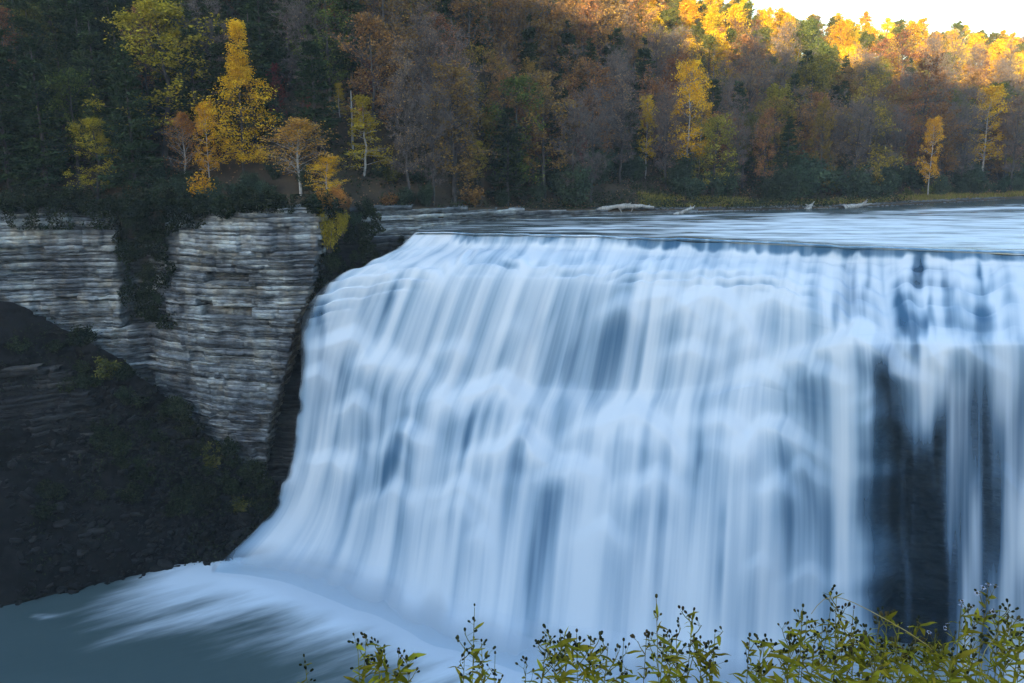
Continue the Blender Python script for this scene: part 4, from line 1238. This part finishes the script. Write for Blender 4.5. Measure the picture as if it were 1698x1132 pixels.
# ivy and brush hanging in the gully of the cliff and over its top edge
def hanging(name, label, n, boxes, mat, size, seed):
    r = np.random.default_rng(seed); Cc = []
    for (p0, p1, q0, q1, d, wgt) in boxes:
        m = int(n * wgt)
        b0_ = r.uniform(0, 1, m) ** 1.3; a = r.uniform(p0, p1, m); b = q0 + (q1 - q0) * b0_; a = a + (14 * noise1(b * 0.045, seed) + 7 * noise1(b * 0.16, seed + 1)) * (q1 - q0 > 60); a = a + (b0_ * 26 * (p1 - a) / (p1 - p0)) * (q1 - q0 > 60)
        zz = CAM_Z + np.array([0]) 
        P = np.stack([at(i, j, d + e) for i, j, e in zip(a, b, r.normal(0, 0.35, m))])
        keep = fbm2(P[:, 0] * 0.7, P[:, 2] * 0.5, seed, 3) > -0.15
        Cc.append(P[keep])
    v, q, tone = leaf_cards(np.concatenate(Cc), size, r, 0.6)
    link(name, mesh_from(name, v, q, mat=M[mat], attrs={"tone": tone}), kind='stuff', label=label)
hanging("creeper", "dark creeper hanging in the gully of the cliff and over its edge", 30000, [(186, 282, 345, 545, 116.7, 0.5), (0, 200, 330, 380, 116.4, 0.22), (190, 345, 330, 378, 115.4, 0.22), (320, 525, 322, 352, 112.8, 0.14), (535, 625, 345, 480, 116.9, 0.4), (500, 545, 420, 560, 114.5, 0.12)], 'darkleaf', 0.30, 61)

n = 26000
ti_ = rngt.integers(0, len(TFLAT), n)
tp_ = TFLAT[ti_] + rngt.normal(0, 0.35, (n, 3)) + np.array([0, -0.2, 0.1])
ta_, tb_ = pix(tp_)
tk_ = (fbm2(tp_[:, 0] * 0.3, tp_[:, 2] * 0.3, 63, 3) > 0.02 + 0.35 * sstep(800, 960, tb_)) 
v, q, tone = leaf_cards(tp_[tk_], 0.3, rngt, 0.6)
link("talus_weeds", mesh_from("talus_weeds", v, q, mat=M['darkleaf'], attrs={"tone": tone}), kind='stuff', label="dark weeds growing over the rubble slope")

# grass on the far bank and bits of gravel
rg = np.random.default_rng(8)
n = 26000
gx = rg.uniform(22, 150, n); gs = rg.uniform(2.5, 11, n)
keep = (fbm2(gx * 0.2, gs * 0.5, 12, 3) > -0.15) & (gs > np.interp(gx, [22, 60, 100, 150], [4.5, 4.0, 2.5, 0.5]))
gx, gs = gx[keep], gs[keep]; gy = ybank(gx) + gs
P0 = np.stack([gx, gy, far_ground(gx, gy)], -1)
hgt = rg.uniform(0.35, 1.0, len(gx))
tip = P0 + np.stack([rg.normal(0, 0.2, len(gx)), rg.normal(0, 0.2, len(gx)), hgt], -1)
w = np.stack([rg.uniform(0.03, 0.09, len(gx)), np.zeros(len(gx)), np.zeros(len(gx))], -1)
GV = np.stack([P0 - w, P0 + w, tip], 1).reshape(-1, 3)
M['grass'] = leaf_mat("grass_blade", (0.08, 0.075, 0.02), (0.155, 0.135, 0.03), (0.27, 0.21, 0.05), 0.02, 0.1)
link("grass", mesh_from("grass", GV, tris=np.arange(len(GV)).reshape(-1, 3), mat=M['grass'], attrs={"tone": np.repeat(rg.uniform(0, 1, len(gx)), 3)}), kind='stuff', label="yellow-green grass along the far river bank")

def rock_mesh(name, r, seed, mat):
    rng = np.random.default_rng(seed)
    bmv = []
    nu_, nv_ = 9, 6
    for i in range(nv_):
        th = math.pi * (i + 0.5) / nv_
        for j in range(nu_):
            ph = 2 * math.pi * j / nu_
            bmv.append([math.sin(th) * math.cos(ph), math.sin(th) * math.sin(ph), math.cos(th)])
    v = np.array(bmv)
    v = v * (1 + 0.25 * rng.normal(size=(len(v), 1)) * 0.6)
    v = np.clip(v, -0.82, 0.78) * r * np.array([1, 0.8, 0.55])
    q = []
    for i in range(nv_ - 1):
        for j in range(nu_):
            q.append([i * nu_ + j, (i + 1) * nu_ + j, (i + 1) * nu_ + (j + 1) % nu_, i * nu_ + (j + 1) % nu_])
    q.append([0, 1, 2, 3]); q.append([0, 3, 4, 8]); q.append([8, 4, 5, 7]); q.append([7, 5, 6, 7])
    q = [x for x in q if len(set(x)) == 4]
    return mesh_from(name, v, q, mat=mat)
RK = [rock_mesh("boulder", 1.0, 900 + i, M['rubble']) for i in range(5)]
BOULD = []
for i in range(46):
    P = None
    for _ in range(200):
        P = TFLAT[rngt.integers(len(TFLAT))]; a_, b_ = pix(P)
        if 10 < a_ < 425 and 830 < b_ < 985:
            break
    o = link("boulder", RK[i % 5], None, loc=(float(P[0]), float(P[1]), float(P[2])))
    s = rngt.uniform(0.35, 1.3); o.scale = (s * rngt.uniform(.8, 1.4), s, s * rngt.uniform(.6, 1.0)); o.rotation_euler = (rngt.normal(0, .2), rngt.normal(0, .2), rngt.uniform(0, 6.28))
    BOULD.append((o, float(a_), float(b_), s))
n = 1500
gx = rg.uniform(18, 100, n); gs = rg.uniform(-0.8, 4.5, n); gy = ybank(gx) + gs
rv, rq = [], []
b = MB()
src = np.array([v.co[:] for v in RK[0].vertices]); sq = np.array([p.vertices[:] for p in RK[0].polygons if len(p.vertices) == 4])
for i in range(n):
    s = rg.uniform(0.08, 0.3)
    b.add(src * s + np.array([gx[i], gy[i], float(far_ground(gx[i], gy[i])) * (gs[i] > 0) + 0.02]), sq)
link("gravel", b.mesh("gravel", M['rock']), kind='stuff', label="grey gravel along the water's edge of the far bank")

b = MB()
srcs = []
for me_ in RK:
    srcs.append((np.array([v.co[:] for v in me_.vertices]), np.array([p.vertices[:] for p in me_.polygons if len(p.vertices) == 4])))
cnt = 0
while cnt < 2600:
    P = TFLAT[rngt.integers(len(TFLAT))]
    a_, b_ = pix(P)
    if not (-60 < a_ < 470 and 640 < b_ < 1010):
        continue
    sv_, sq_ = srcs[cnt % 5]
    sc_ = rngt.uniform(0.12, 0.5) * (1 + (rngt.uniform() < 0.08))
    an = rngt.uniform(0, 6.28)
    Rm = np.array(Euler((rngt.normal(0, .4), rngt.normal(0, .4), an)).to_matrix())
    b.add((sv_ * sc_ * np.array([1.3, 1, 0.9])) @ Rm.T + P + rngt.normal(0, 0.25, 3) * np.array([1, 1, 0.2]), sq_)
    cnt += 1
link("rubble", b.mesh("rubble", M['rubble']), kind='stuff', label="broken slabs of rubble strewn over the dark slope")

# driftwood
def driftwood(label, px0, py0, px1, py1, d, r, branches, bow=0.3):
    A = at(px0, py0, d); Bq = at(px1, py1, d + 1.5)
    root = bpy.data.objects.new("driftwood_log", None); COL.objects.link(root); root.location = A
    root['label'] = label; root['category'] = "driftwood"
    t = np.linspace(0, 1, 9)[:, None]
    p = (Bq - A) * t + np.array([0, 0, 1]) * (np.sin(t * math.pi) * bow) + np.random.default_rng(int(px0)).normal(0, 0.06, (9, 3))
    rr = r * (1 - 0.55 * t[:, 0]) * (1 + 0.12 * np.sin(t[:, 0] * 17))
    v, q = tubes(p[:-1], p[1:], rr[:-1], rr[1:], 8); m_ = MB(); m_.add(v, q)
    link("trunk", m_.mesh("drift_trunk", M['drift'], True), root)
    for (f, dx, dz, dyy) in branches:
        c = (Bq - A) * f + np.array([0, 0, bow * math.sin(f * math.pi)])
        e1 = c + np.array([dx * .6, dyy, dz * .5]); e2 = c + np.array([dx, dyy * 1.4, dz])
        v, q = tubes([c, e1], [e1, e2], [r * .4, r * .25], [r * .25, r * .08], 5); m_ = MB(); m_.add(v, q)
        link("branch", m_.mesh("drift_branch", M['drift'], True), root)
driftwood("long pale driftwood log bent over at the river's edge", 972, 359, 1042, 341, 147.5, 0.52, [(0.75, 0.6, -1.0, -0.3), (0.9, 1.2, 0.5, 0.2)], 0.5)
driftwood("grey driftwood trunk lying level behind the long bent log", 1028, 343, 1084, 344, 148.7, 0.45, [(0.4, -0.4, -0.9, -0.2), (0.8, 0.5, 0.4, 0.1)], 0.15)
driftwood("short pale driftwood log slanting up from the water", 1116, 358, 1150, 344, 150, 0.36, [(0.95, 0.4, 0.5, 0), (0.9, -0.2, 0.6, 0.2)], 0.05)
driftwood("upright grey stump on the gravel bar", 1338, 349, 1346, 339, 160, 0.55, [(0.7, -0.9, 0.4, 0), (0.6, 0.9, 0.2, 0.1), (0.9, 0.5, 0.7, 0)], 0.0)
driftwood("thick whitish log with a root clump on the gravel bar", 1398, 345, 1428, 340, 162.5, 0.62, [(0.9, 1.6, 0.8, 0.2), (0.95, 1.2, 1.1, 0.0), (1.0, 2.0, 0.3, 0.1)], 0.0)
driftwood("thin forked twig of driftwood at the lip of the falls", 752, 376, 768, 366, 132, 0.09, [(0.6, 0.9, 0.7, 0.1), (0.3, -0.9, 0.3, 0)], 0.05)

#PLANTS#
# ------------------------------------------------------------------ wildflowers in front of the camera
M['aster_leaf'] = leaf_mat("aster_leaf", (0.09, 0.09, 0.014), (0.22, 0.195, 0.02), (0.46, 0.37, 0.03), 0.02, 0.4, 0.45)
M['aster_stem'] = leaf_mat("aster_stem", (0.09, 0.09, 0.02), (0.17, 0.15, 0.03), (0.26, 0.21, 0.05), 0.02, 0.2, 0.1)
M['bud'] = leaf_mat("aster_bud", (0.02, 0.022, 0.012), (0.045, 0.045, 0.018), (0.09, 0.07, 0.03), 0.03, 0.3, 0.1)
M['petal'] = leaf_mat("aster_petal", (0.42, 0.42, 0.62), (0.55, 0.55, 0.72), (0.65, 0.65, 0.75), 0.01, 0.1, 0.3)
M['straw'] = leaf_mat("dry_straw", (0.30, 0.24, 0.08), (0.42, 0.33, 0.11), (0.5, 0.4, 0.15), 0.01, 0.1, 0.1)

def leaf_mesh(seed, L_, w, curl, fold):
    rng = np.random.default_rng(seed)
    t = np.linspace(0, 1, 7)
    prof_ = np.sin(np.clip(t, 0, 1) ** 0.75 * math.pi) ** 0.85 * w * 0.5 + 0.0008
    x = L_ * t
    zc = -curl * L_ * t ** 2 + 0.03 * L_ * np.sin(t * 9 + seed)
    Vl = np.stack([np.stack([x, -prof_, zc + fold * prof_], -1), np.stack([x, 0 * x, zc], -1), np.stack([x, prof_, zc + fold * prof_], -1)], 1)
    tone = np.repeat(np.clip(0.35 + 0.4 * t + rng.normal(0, 0.08, 7), 0, 1), 3)
    return mesh_from("aster_leaf", Vl.reshape(-1, 3), grid_quads(7, 3), mat=M['aster_leaf'], smooth=True, attrs={"tone": tone})
LEAF = [leaf_mesh(i, 0.072, 0.0135, c, f) for i, (c, f) in enumerate([(0.3, 0.5), (0.05, 0.7), (0.55, 0.3), (-0.15, 0.6), (0.2, 0.25)])] + [leaf_mesh(9, 0.08, 0.020, 0.2, 0.3)]

def bud_shape(c, ax, r):
    """A small ovoid seed head with a ruff: rings along the axis."""
    ax = ax / np.linalg.norm(ax)
    a = np.cross(ax, [0.3, 0.1, 1.0]); a /= np.linalg.norm(a); b = np.cross(ax, a)
    rings = [(-0.9, 0.25), (-0.2, 0.8), (0.5, 0.95), (1.2, 0.75), (1.5, 0.35)]
    v = []
    for h, k in rings:
        for j in range(6):
            an = j * math.pi / 3 + h
            v.append(c + ax * h * r * 1.15 + (a * math.cos(an) + b * math.sin(an)) * r * k)
    q = [[i * 6 + j, i * 6 + (j + 1) % 6, (i + 1) * 6 + (j + 1) % 6, (i + 1) * 6 + j] for i in range(4) for j in range(6)]
    return np.array(v), np.array(q)

def aster(px0, py_top, d, spread, n_heads, n_leaves, label, seed, flowers=0, lean=0.0, group=None):
    rng = np.random.default_rng(seed)
    top = at(px0, py_top, d)
    x0 = top[0] - lean * 0.3
    gz = float(near_ground(x0, d))
    root = bpy.data.objects.new("wildflower", None); COL.objects.link(root)
    root.location = (x0, d, gz)
    root['label'] = label; root['category'] = "wildflower"; root['group'] = "wildflowers along the near edge"
    H = top[2] - gz
    t = np.linspace(0, 1, 8)
    ph = rng.uniform(0, 6.28)
    path = np.stack([lean * 0.3 * t ** 2 + 0.012 * np.sin(t * 7 + ph), 0.012 * np.cos(t * 6 + ph), t * (H - 0.02)], -1)
    on = lambda u: np.stack([np.interp(u, t, path[:, i]) for i in range(3)], -1)
    S = MB(); Bd = MB(); Pt = MB()
    rr = 0.0036 * (1 - 0.65 * t)
    v, q = tubes(path[:-1], path[1:], rr[:-1], rr[1:], 6); S.add(v, q)
    heads = []; ends = []
    nbr = max(3, n_heads // 3)
    vis = min(0.42, max(top[2] - z_at(1132, d), 0.05) + 0.06) / H                          # branching part of the plant
    for i in range(nbr):
        u = 1 - vis * rng.uniform(0.05, 0.75)
        p = on(np.array([u]))[0]
        a = i * 2.4 + rng.uniform(-.5, .5)
        L_ = spread * rng.uniform(0.5, 1.0) * (1.25 - (u - (1 - vis)) / vis * 0.7)
        e = p + np.array([math.cos(a) * L_, math.sin(a) * L_ * 0.8, L_ * rng.uniform(0.9, 1.7)])
        if e[2] > H: e[2] = H - rng.uniform(0, 0.04)
        ends.append((p, e))
        m = p * 0.45 + e * 0.55 + np.array([math.cos(a), math.sin(a), -0.2]) * L_ * 0.10
        v, q = tubes([p, m], [m, e], [0.0022, 0.0017], [0.0017, 0.0011], 5); S.add(v, q)
        for j in range(max(2, n_heads // nbr)):
            f = rng.uniform(0.35, 1.0)
            c0 = m * (1 - f) + e * f
            dirv = np.array([rng.normal(0, .7), rng.normal(0, .7), rng.uniform(0.5, 1.3)]); dirv /= np.linalg.norm(dirv)
            c1 = c0 + dirv * rng.uniform(0.012, 0.04)
            v, q = tubes([c0], [c1], [0.0008], [0.0006], 4); S.add(v, q)
            heads.append((c1, dirv))
    heads.append((path[-1] + np.array([0, 0, 0.01]), np.array([0, 0, 1.0])))
    order = rng.permutation(len(heads))
    for n_, i in enumerate(order):
        c, ax = heads[i]
        v, q = bud_shape(c, ax, rng.uniform(0.0042, 0.0068)); Bd.add(v, q, np.full(len(v), rng.uniform(0, 1)))
        if n_ < flowers:
            a = np.cross(ax, [0.2, 0.4, 1.0]); a /= np.linalg.norm(a); b2 = np.cross(ax, a)
            for k in range(9):
                an = k * 2 * math.pi / 9 + rng.uniform(-.15, .15)
                o_ = a * math.cos(an) + b2 * math.sin(an); sd = -a * math.sin(an) + b2 * math.cos(an)
                l_ = rng.uniform(0.009, 0.014)
                pv = np.array([c + ax * 0.004 + o_ * 0.003, c + ax * 0.006 + o_ * l_ * .6 + sd * 0.0018, c + ax * 0.004 + o_ * l_, c + ax * 0.006 + o_ * l_ * .6 - sd * 0.0018])
                Pt.add(pv, np.array([[0, 1, 2, 3]]), np.full(4, rng.uniform(0, 1)))
    link("stem", S.mesh("aster_stem", M['aster_stem'], True), root)
    o = link("seed_heads", Bd.mesh("aster_heads", M['bud'], True), root); o['kind'] = 'stuff'
    if flowers:
        o = link("petals", Pt.mesh("aster_petals", M['petal']), root); o['kind'] = 'stuff'
    h_vis = max(top[2] - z_at(1132, d), 0.05) + 0.10
    lo = 1 - h_vis / H
    n_leaves = int(n_leaves * 1.7 + 3)
    for i in range(n_leaves):
        u = lo + (0.97 - lo) * (i + rng.uniform(0, 1)) / n_leaves
        p = on(np.array([u]))[0]
        if i % 3 == 2 and len(ends):
            e0, e1 = ends[rng.integers(len(ends))]; f_ = rng.uniform(0.1, 0.8); p = e0 * (1 - f_) + e1 * f_
        a = i * 2.4 + rng.uniform(-.4, .4)
        el = rng.uniform(-0.1, 0.75)
        s = rng.uniform(0.4, 1.0) * (1.15 - 0.7 * (u - lo) / (1 - lo))
        me_ = LEAF[rng.integers(len(LEAF))]
        ob = link("leaf", me_, root)
        ob.matrix_local = Matrix.Translation(Vector(p)) @ Euler((rng.normal(0, .5), -el, a)).to_matrix().to_4x4() @ Matrix.Scale(s * 1.35, 4)
    return root

PL = [  # px, top py, distance, spread, heads, leaves, flowers, lean, label
 (508, 1092, 3.3, 0.02, 3, 3, 0, 0, "lone thin stem with one bud at the falls' far corner of the verge"),
 (605, 1054, 3.1, 0.06, 14, 8, 0, 0.1, "short bushy aster with a fan of dark buds, first clump from the cliff side"),
 (655, 1076, 3.0, 0.05, 10, 7, 2, -0.1, "low aster with pale opening buds beside the first bushy clump"),
 (782, 1002, 3.2, 0.07, 18, 9, 0, 0, "tall solitary aster with dark buds and one long drooping leaf in open space"),
 (822, 1080, 3.4, 0.03, 6, 3, 0, 0, "thin wisp of buds close beside the tall solitary aster"),
 (868, 1092, 3.3, 0.03, 4, 4, 0, 0, "very low sprig between the solitary aster and the dense clump"),
 (925, 1046, 3.0, 0.09, 26, 13, 0, -0.25, "aster arching over with a spray of round dark buds"),
 (958, 1040, 3.1, 0.07, 24, 13, 0, 0.05, "dense leafy aster clump with an upright tip beside the arching spray"),
 (1010, 1066, 3.0, 0.07, 18, 12, 0, 0.1, "yellowish leafy aster filling the gap after the dense clump"),
 (1036, 1058, 3.3, 0.04, 8, 4, 0, 0, "slim stem topped by a few buds before the leaning tall aster"),
 (1068, 1046, 3.1, 0.05, 9, 7, 0, 0, "slim aster with upright narrow leaves before the leaning tall one"),
 (1090, 986, 3.2, 0.06, 12, 11, 0, -0.3, "tall leaning aster with a small bud tip standing highest in the middle"),
 (1145, 1018, 3.1, 0.08, 22, 11, 0, 0.1, "branched aster with many dark buds behind the leaning tall one"),
 (1110, 1062, 2.9, 0.06, 10, 12, 0, 0, "low aster with broad bright yellow leaves under the tall leaning one"),
 (1190, 1040, 3.1, 0.05, 12, 7, 0, 0.15, "aster leaning away beside the open gap, with drooping side leaves"),
 (1240, 1052, 3.1, 0.05, 12, 9, 0, -0.1, "aster at the start of the long thicket, with a flat side leaf"),
 (1272, 1050, 3.0, 0.05, 14, 9, 0, 0.05, "upright aster with a cluster of black buds at the start of the thicket"),
 (1330, 1000, 3.2, 0.05, 14, 13, 0, 0, "aster with a narrow leafy tip rising before the tallest clump"),
 (1352, 1046, 3.0, 0.07, 18, 12, 0, 0.1, "bushy low aster crowding the foot of the tallest clump"),
 (1388, 978, 3.1, 0.08, 30, 14, 0, -0.1, "tallest dark budded aster crossed by the straw stalk"),
 (1420, 1002, 3.2, 0.08, 26, 14, 1, 0.1, "leafy aster with reddish buds standing just behind the straw stalk"),
 (1455, 1024, 3.0, 0.08, 24, 14, 0, 0, "tangled aster in the middle of the thicket under the straw stalk"),
 (1490, 1030, 3.2, 0.07, 20, 13, 0, 0.1, "fine twiggy aster in the thicket before the dark overhang"),
 (1522, 1022, 3.3, 0.06, 12, 9, 2, 0, "aster with a few pale flowers against the dark overhang"),
 (1552, 1040, 2.9, 0.05, 6, 14, 0, 0, "bright yellow leafed aster with few buds below the dark overhang"),
 (1500, 1072, 2.8, 0.06, 8, 14, 0, 0, "low mat of yellow aster leaves under the twiggy plant"),
 (1598, 1000, 3.1, 0.06, 16, 10, 6, -0.05, "aster with a cluster of pale lilac flowers beside the last tall stem"),
 (1636, 968, 3.0, 0.06, 14, 11, 6, -0.05, "last tall aster with pale lilac flowers at its tip"),
 (1668, 1022, 2.9, 0.08, 18, 14, 2, 0, "leafy aster bending at the far end of the thicket"),
 (1615, 1056, 2.8, 0.07, 12, 15, 0, 0, "low bushy aster under the two lilac flowered stems"),
 (1580, 1078, 2.75, 0.06, 6, 14, 0, 0, "low aster with broad pale yellow leaves before the lilac ones"),
 (1690, 1050, 2.8, 0.07, 12, 12, 0, 0, "dense leafy aster last in the thicket"),
 (1400, 1072, 2.8, 0.07, 10, 14, 0, 0, "low leafy aster in front of the tallest clump"),
 (1450, 1085, 2.75, 0.06, 8, 12, 0, 0, "shortest leafy aster in front of the tangled one"),
]
rngp = np.random.default_rng(12)
PL = [(a_, b_, c_, d_, int(e_ * (0.68 if a_ > 860 else 1.0)), f_, g_, h_, i_) for a_, b_, c_, d_, e_, f_, g_, h_, i_ in PL]
for x_, t_, nl_, lab_ in [(588, 1066, 9, "leafy low aster with a broad yellow leaf at the cliff side of the verge"), (622, 1062, 10, "leafy low aster just behind the first bushy clump"), (640, 1074, 10, "small dense aster between the first bushy clump and the pale buds"), (676, 1084, 7, "low tuft of aster leaves after the pale opening buds"), (770, 1066, 8, "leafy side shoot at the foot of the tall solitary aster"), (796, 1058, 8, "second leafy shoot at the foot of the tall solitary aster")]:
    PL.append((x_, t_, rngp.uniform(3.0, 3.2), 0.05, 8, nl_, 0, 0.0, lab_))
REAR = [(x_ + rngp.uniform(-8, 8), t_ + rngp.uniform(-8, 8)) for x_, t_ in [(1258, 1072), (1300, 1058), (1318, 1040), (1345, 1022), (1368, 1028), (1378, 1000), (1402, 1010), (1412, 1030), (1432, 1026), (1442, 1046), (1468, 1050), (1478, 1018), (1508, 1052), (1530, 1060), (1545, 1066), (1566, 1056), (1588, 1046), (1606, 1030), (1624, 1012), (1648, 1030), (1660, 1000), (1680, 1016), (1688, 1036), (1474, 1072), (1425, 1060)]]
NTH = "first second third fourth fifth sixth seventh eighth ninth tenth eleventh twelfth thirteenth fourteenth fifteenth sixteenth seventeenth eighteenth nineteenth twentieth twenty-first twenty-second twenty-third twenty-fourth twenty-fifth".split()
REAR.sort()
for i, (x_, t_) in enumerate(REAR):
    PL.append((x_, t_, rngp.uniform(3.2, 3.7), 0.075, int(rngp.integers(9, 17)), int(rngp.integers(12, 18)), 0, rngp.uniform(-.2, .2), f"{NTH[i]} of the fine twiggy asters crowding behind the thicket, counting from the gap"))
MIDS = [(900, 1062), (915, 1076), (940, 1058), (975, 1056), (992, 1078), (1098, 1050), (1125, 1040), (1160, 1052), (1175, 1068)]
for i, (x_, t_) in enumerate(MIDS):
    PL.append((x_, t_, rngp.uniform(2.9, 3.4), 0.07, int(rngp.integers(12, 22)), int(rngp.integers(10, 15)), 0, rngp.uniform(-.2, .2), f"{NTH[i]} low bushy filler aster among the middle clumps, counting from the cliff side"))
for i, (p, t_, d, sp_, nh, nl, fl_, ln, lab) in enumerate(PL):
    aster(p, t_, d, sp_, nh, nl, lab, 3000 + i, fl_, ln)

def stalk(label, pts, r):
    P = np.array([at(*p) for p in pts])
    tq = np.linspace(0, len(P) - 1, 14)
    Q = np.stack([np.interp(tq, range(len(P)), P[:, i]) for i in range(3)], -1)
    for _ in range(3):
        Q[1:-1] = (Q[:-2] + 2 * Q[1:-1] + Q[2:]) / 4
    root_p = Q[0].copy()
    rr = np.linspace(r, r * 0.5, 14)
    v, q = tubes(Q[:-1] - root_p, Q[1:] - root_p, rr[:-1], rr[1:], 6)
    m_ = MB(); m_.add(v, q)
    o = link("grass_stalk", m_.mesh("grass_stalk", M['straw'], True), loc=root_p)
    o['label'] = label; o['category'] = "grass stalk"
gp = lambda px0, d: (px0, float(pix(np.array([x_at(px0, d, 9), d, float(near_ground(x_at(px0, d, 9), d))]))[1]), d)
stalk("long straw coloured stalk bent down across the aster thicket", [gp(1640, 2.9), (1620, 1118, 2.9), (1580, 1092, 2.92), (1530, 1062, 2.95), (1480, 1032, 2.98), (1430, 1005, 3.0), (1398, 988, 3.02), (1375, 984, 3.03), (1358, 992, 3.03), (1345, 1018, 3.05)], 0.002)
stalk("short straw stalk rising slantwise at the end of the thicket", [gp(1600, 2.9), (1622, 1095, 2.9), (1640, 1068, 2.92), (1660, 1046, 2.95)], 0.002)
# ------------------------------------------------------------------ labels that tell the trees apart
WORD = {'rust': 'rusty maple', 'bare': 'bare grey tree', 'olive': 'yellow-green oak', 'brightoak': 'bright yellow-green oak', 'gold': 'golden birch', 'larch': 'golden larch', 'orange_birch': 'orange birch',
        'yellow_birch': 'yellow birch', 'red': 'dark red maple', 'ridge': 'golden maple', 'ridgegreen': 'mossy green oak', 'green': 'dull green oak', 'pine': 'dark green pine',
        'shrub': 'dark green shrub', 'darkshrub': 'blackish green shrub', 'greenshrub': 'small green shrub', 'oliveshrub': 'yellow-green bush', 'goldshrub': 'yellow bush', 'brightbush': 'drooping yellow-green bush', 'orangebush': 'orange bush', 'rustshrub': 'rusty bush'}
GROUP = {'shrub': 'shrubs on the slope', 'bush': 'shrubs on the slope'}
ORD = "first second third fourth fifth sixth seventh eighth ninth tenth eleventh twelfth thirteenth fourteenth fifteenth sixteenth seventeenth eighteenth nineteenth twentieth".split()
TENS = {2: "twent", 3: "thirt", 4: "fort", 5: "fift", 6: "sixt", 7: "sevent", 8: "eight", 9: "ninet"}
def ordinal(n):
    if n < 20:
        return ORD[n]
    a, b = divmod(n + 1, 10)
    return TENS[a] + ("ieth" if b == 0 else "y-" + ORD[b - 1])
ZONES = [(0, "above the dim cliff end"), (190, "above the dark gully"), (290, "above the pale cliff face"), (530, "above the falls' corner"), (700, "above the ledged bank"), (960, "above the driftwood"), (1170, "above the gravel bar"), (1380, "above the grassy bank"), (1560, "above the river bend")]
from collections import defaultdict
cells = defaultdict(list)
for t in TREES:
    cx, cyy = pix(np.array([t['x'], t['y'], t['z'] + t['h'] * 0.6]))
    zone = [z for p, z in ZONES if cx >= p] or [ZONES[0][1]]
    s = t['y'] - float(ybank(t['x']))
    if t['zone'] == 'talus':
        where = "on the rubble slope under the cliff"; band = ""
    elif t['zone'] == 'edge':
        where = "on the very edge of the cliff top"; band = ""
    elif t['zone'] == 'cliff':
        where = "clinging to the rock of the cliff" if cx < 500 else "on the rocks beside the falls' edge"; band = ""
    else:
        where = zone[-1]
        band = "foot of the slope" if s < 14 else ("low slope" if s < 28 else ("middle slope" if s < 50 else ("high slope" if s < 85 else "ridge")))
    t['cx'] = cx
    if not t.get('label'):
        cells[(WORD[t['key']], band, where)].append(t)
for (w, band, where), ts in cells.items():
    ts.sort(key=lambda t: t['cx'])
    for i, t in enumerate(ts):
        tail = " ".join(x for x in (band, where) if x)
        t['label'] = f"{w} {tail}" if len(ts) == 1 else f"{ordinal(i)} {w} from the cliff, {tail}"
for t in TREES:
    o = t['o']
    o['label'] = t['label']
    isb = t['key'].endswith(('shrub', 'bush'))
    o['category'] = 'shrub' if isb else 'tree'
    o['group'] = ('shrubs on the rocks and talus' if t['zone'] else 'shrubs along the foot of the wood') if isb else 'trees of the wooded hillside'
BOULD.sort(key=lambda b: b[1])
rows = defaultdict(list)
for o, a_, b_, s in BOULD:
    size = "large" if s > 0.95 else ("mid-sized" if s > 0.6 else "small")
    row = "by the pool's edge" if b_ > 930 else ("on the rubble just above the pool" if b_ > 880 else "on the rubble below the cliff foot")
    rows[(size, row)].append(o)
for (size, row), os_ in rows.items():
    for i, o in enumerate(os_):
        o['label'] = f"{size} dark boulder {row}" if len(os_) == 1 else f"{ordinal(i)} {size} dark boulder towards the falls {row}"
        o['category'] = 'boulder'; o['group'] = 'boulders on the talus slope'
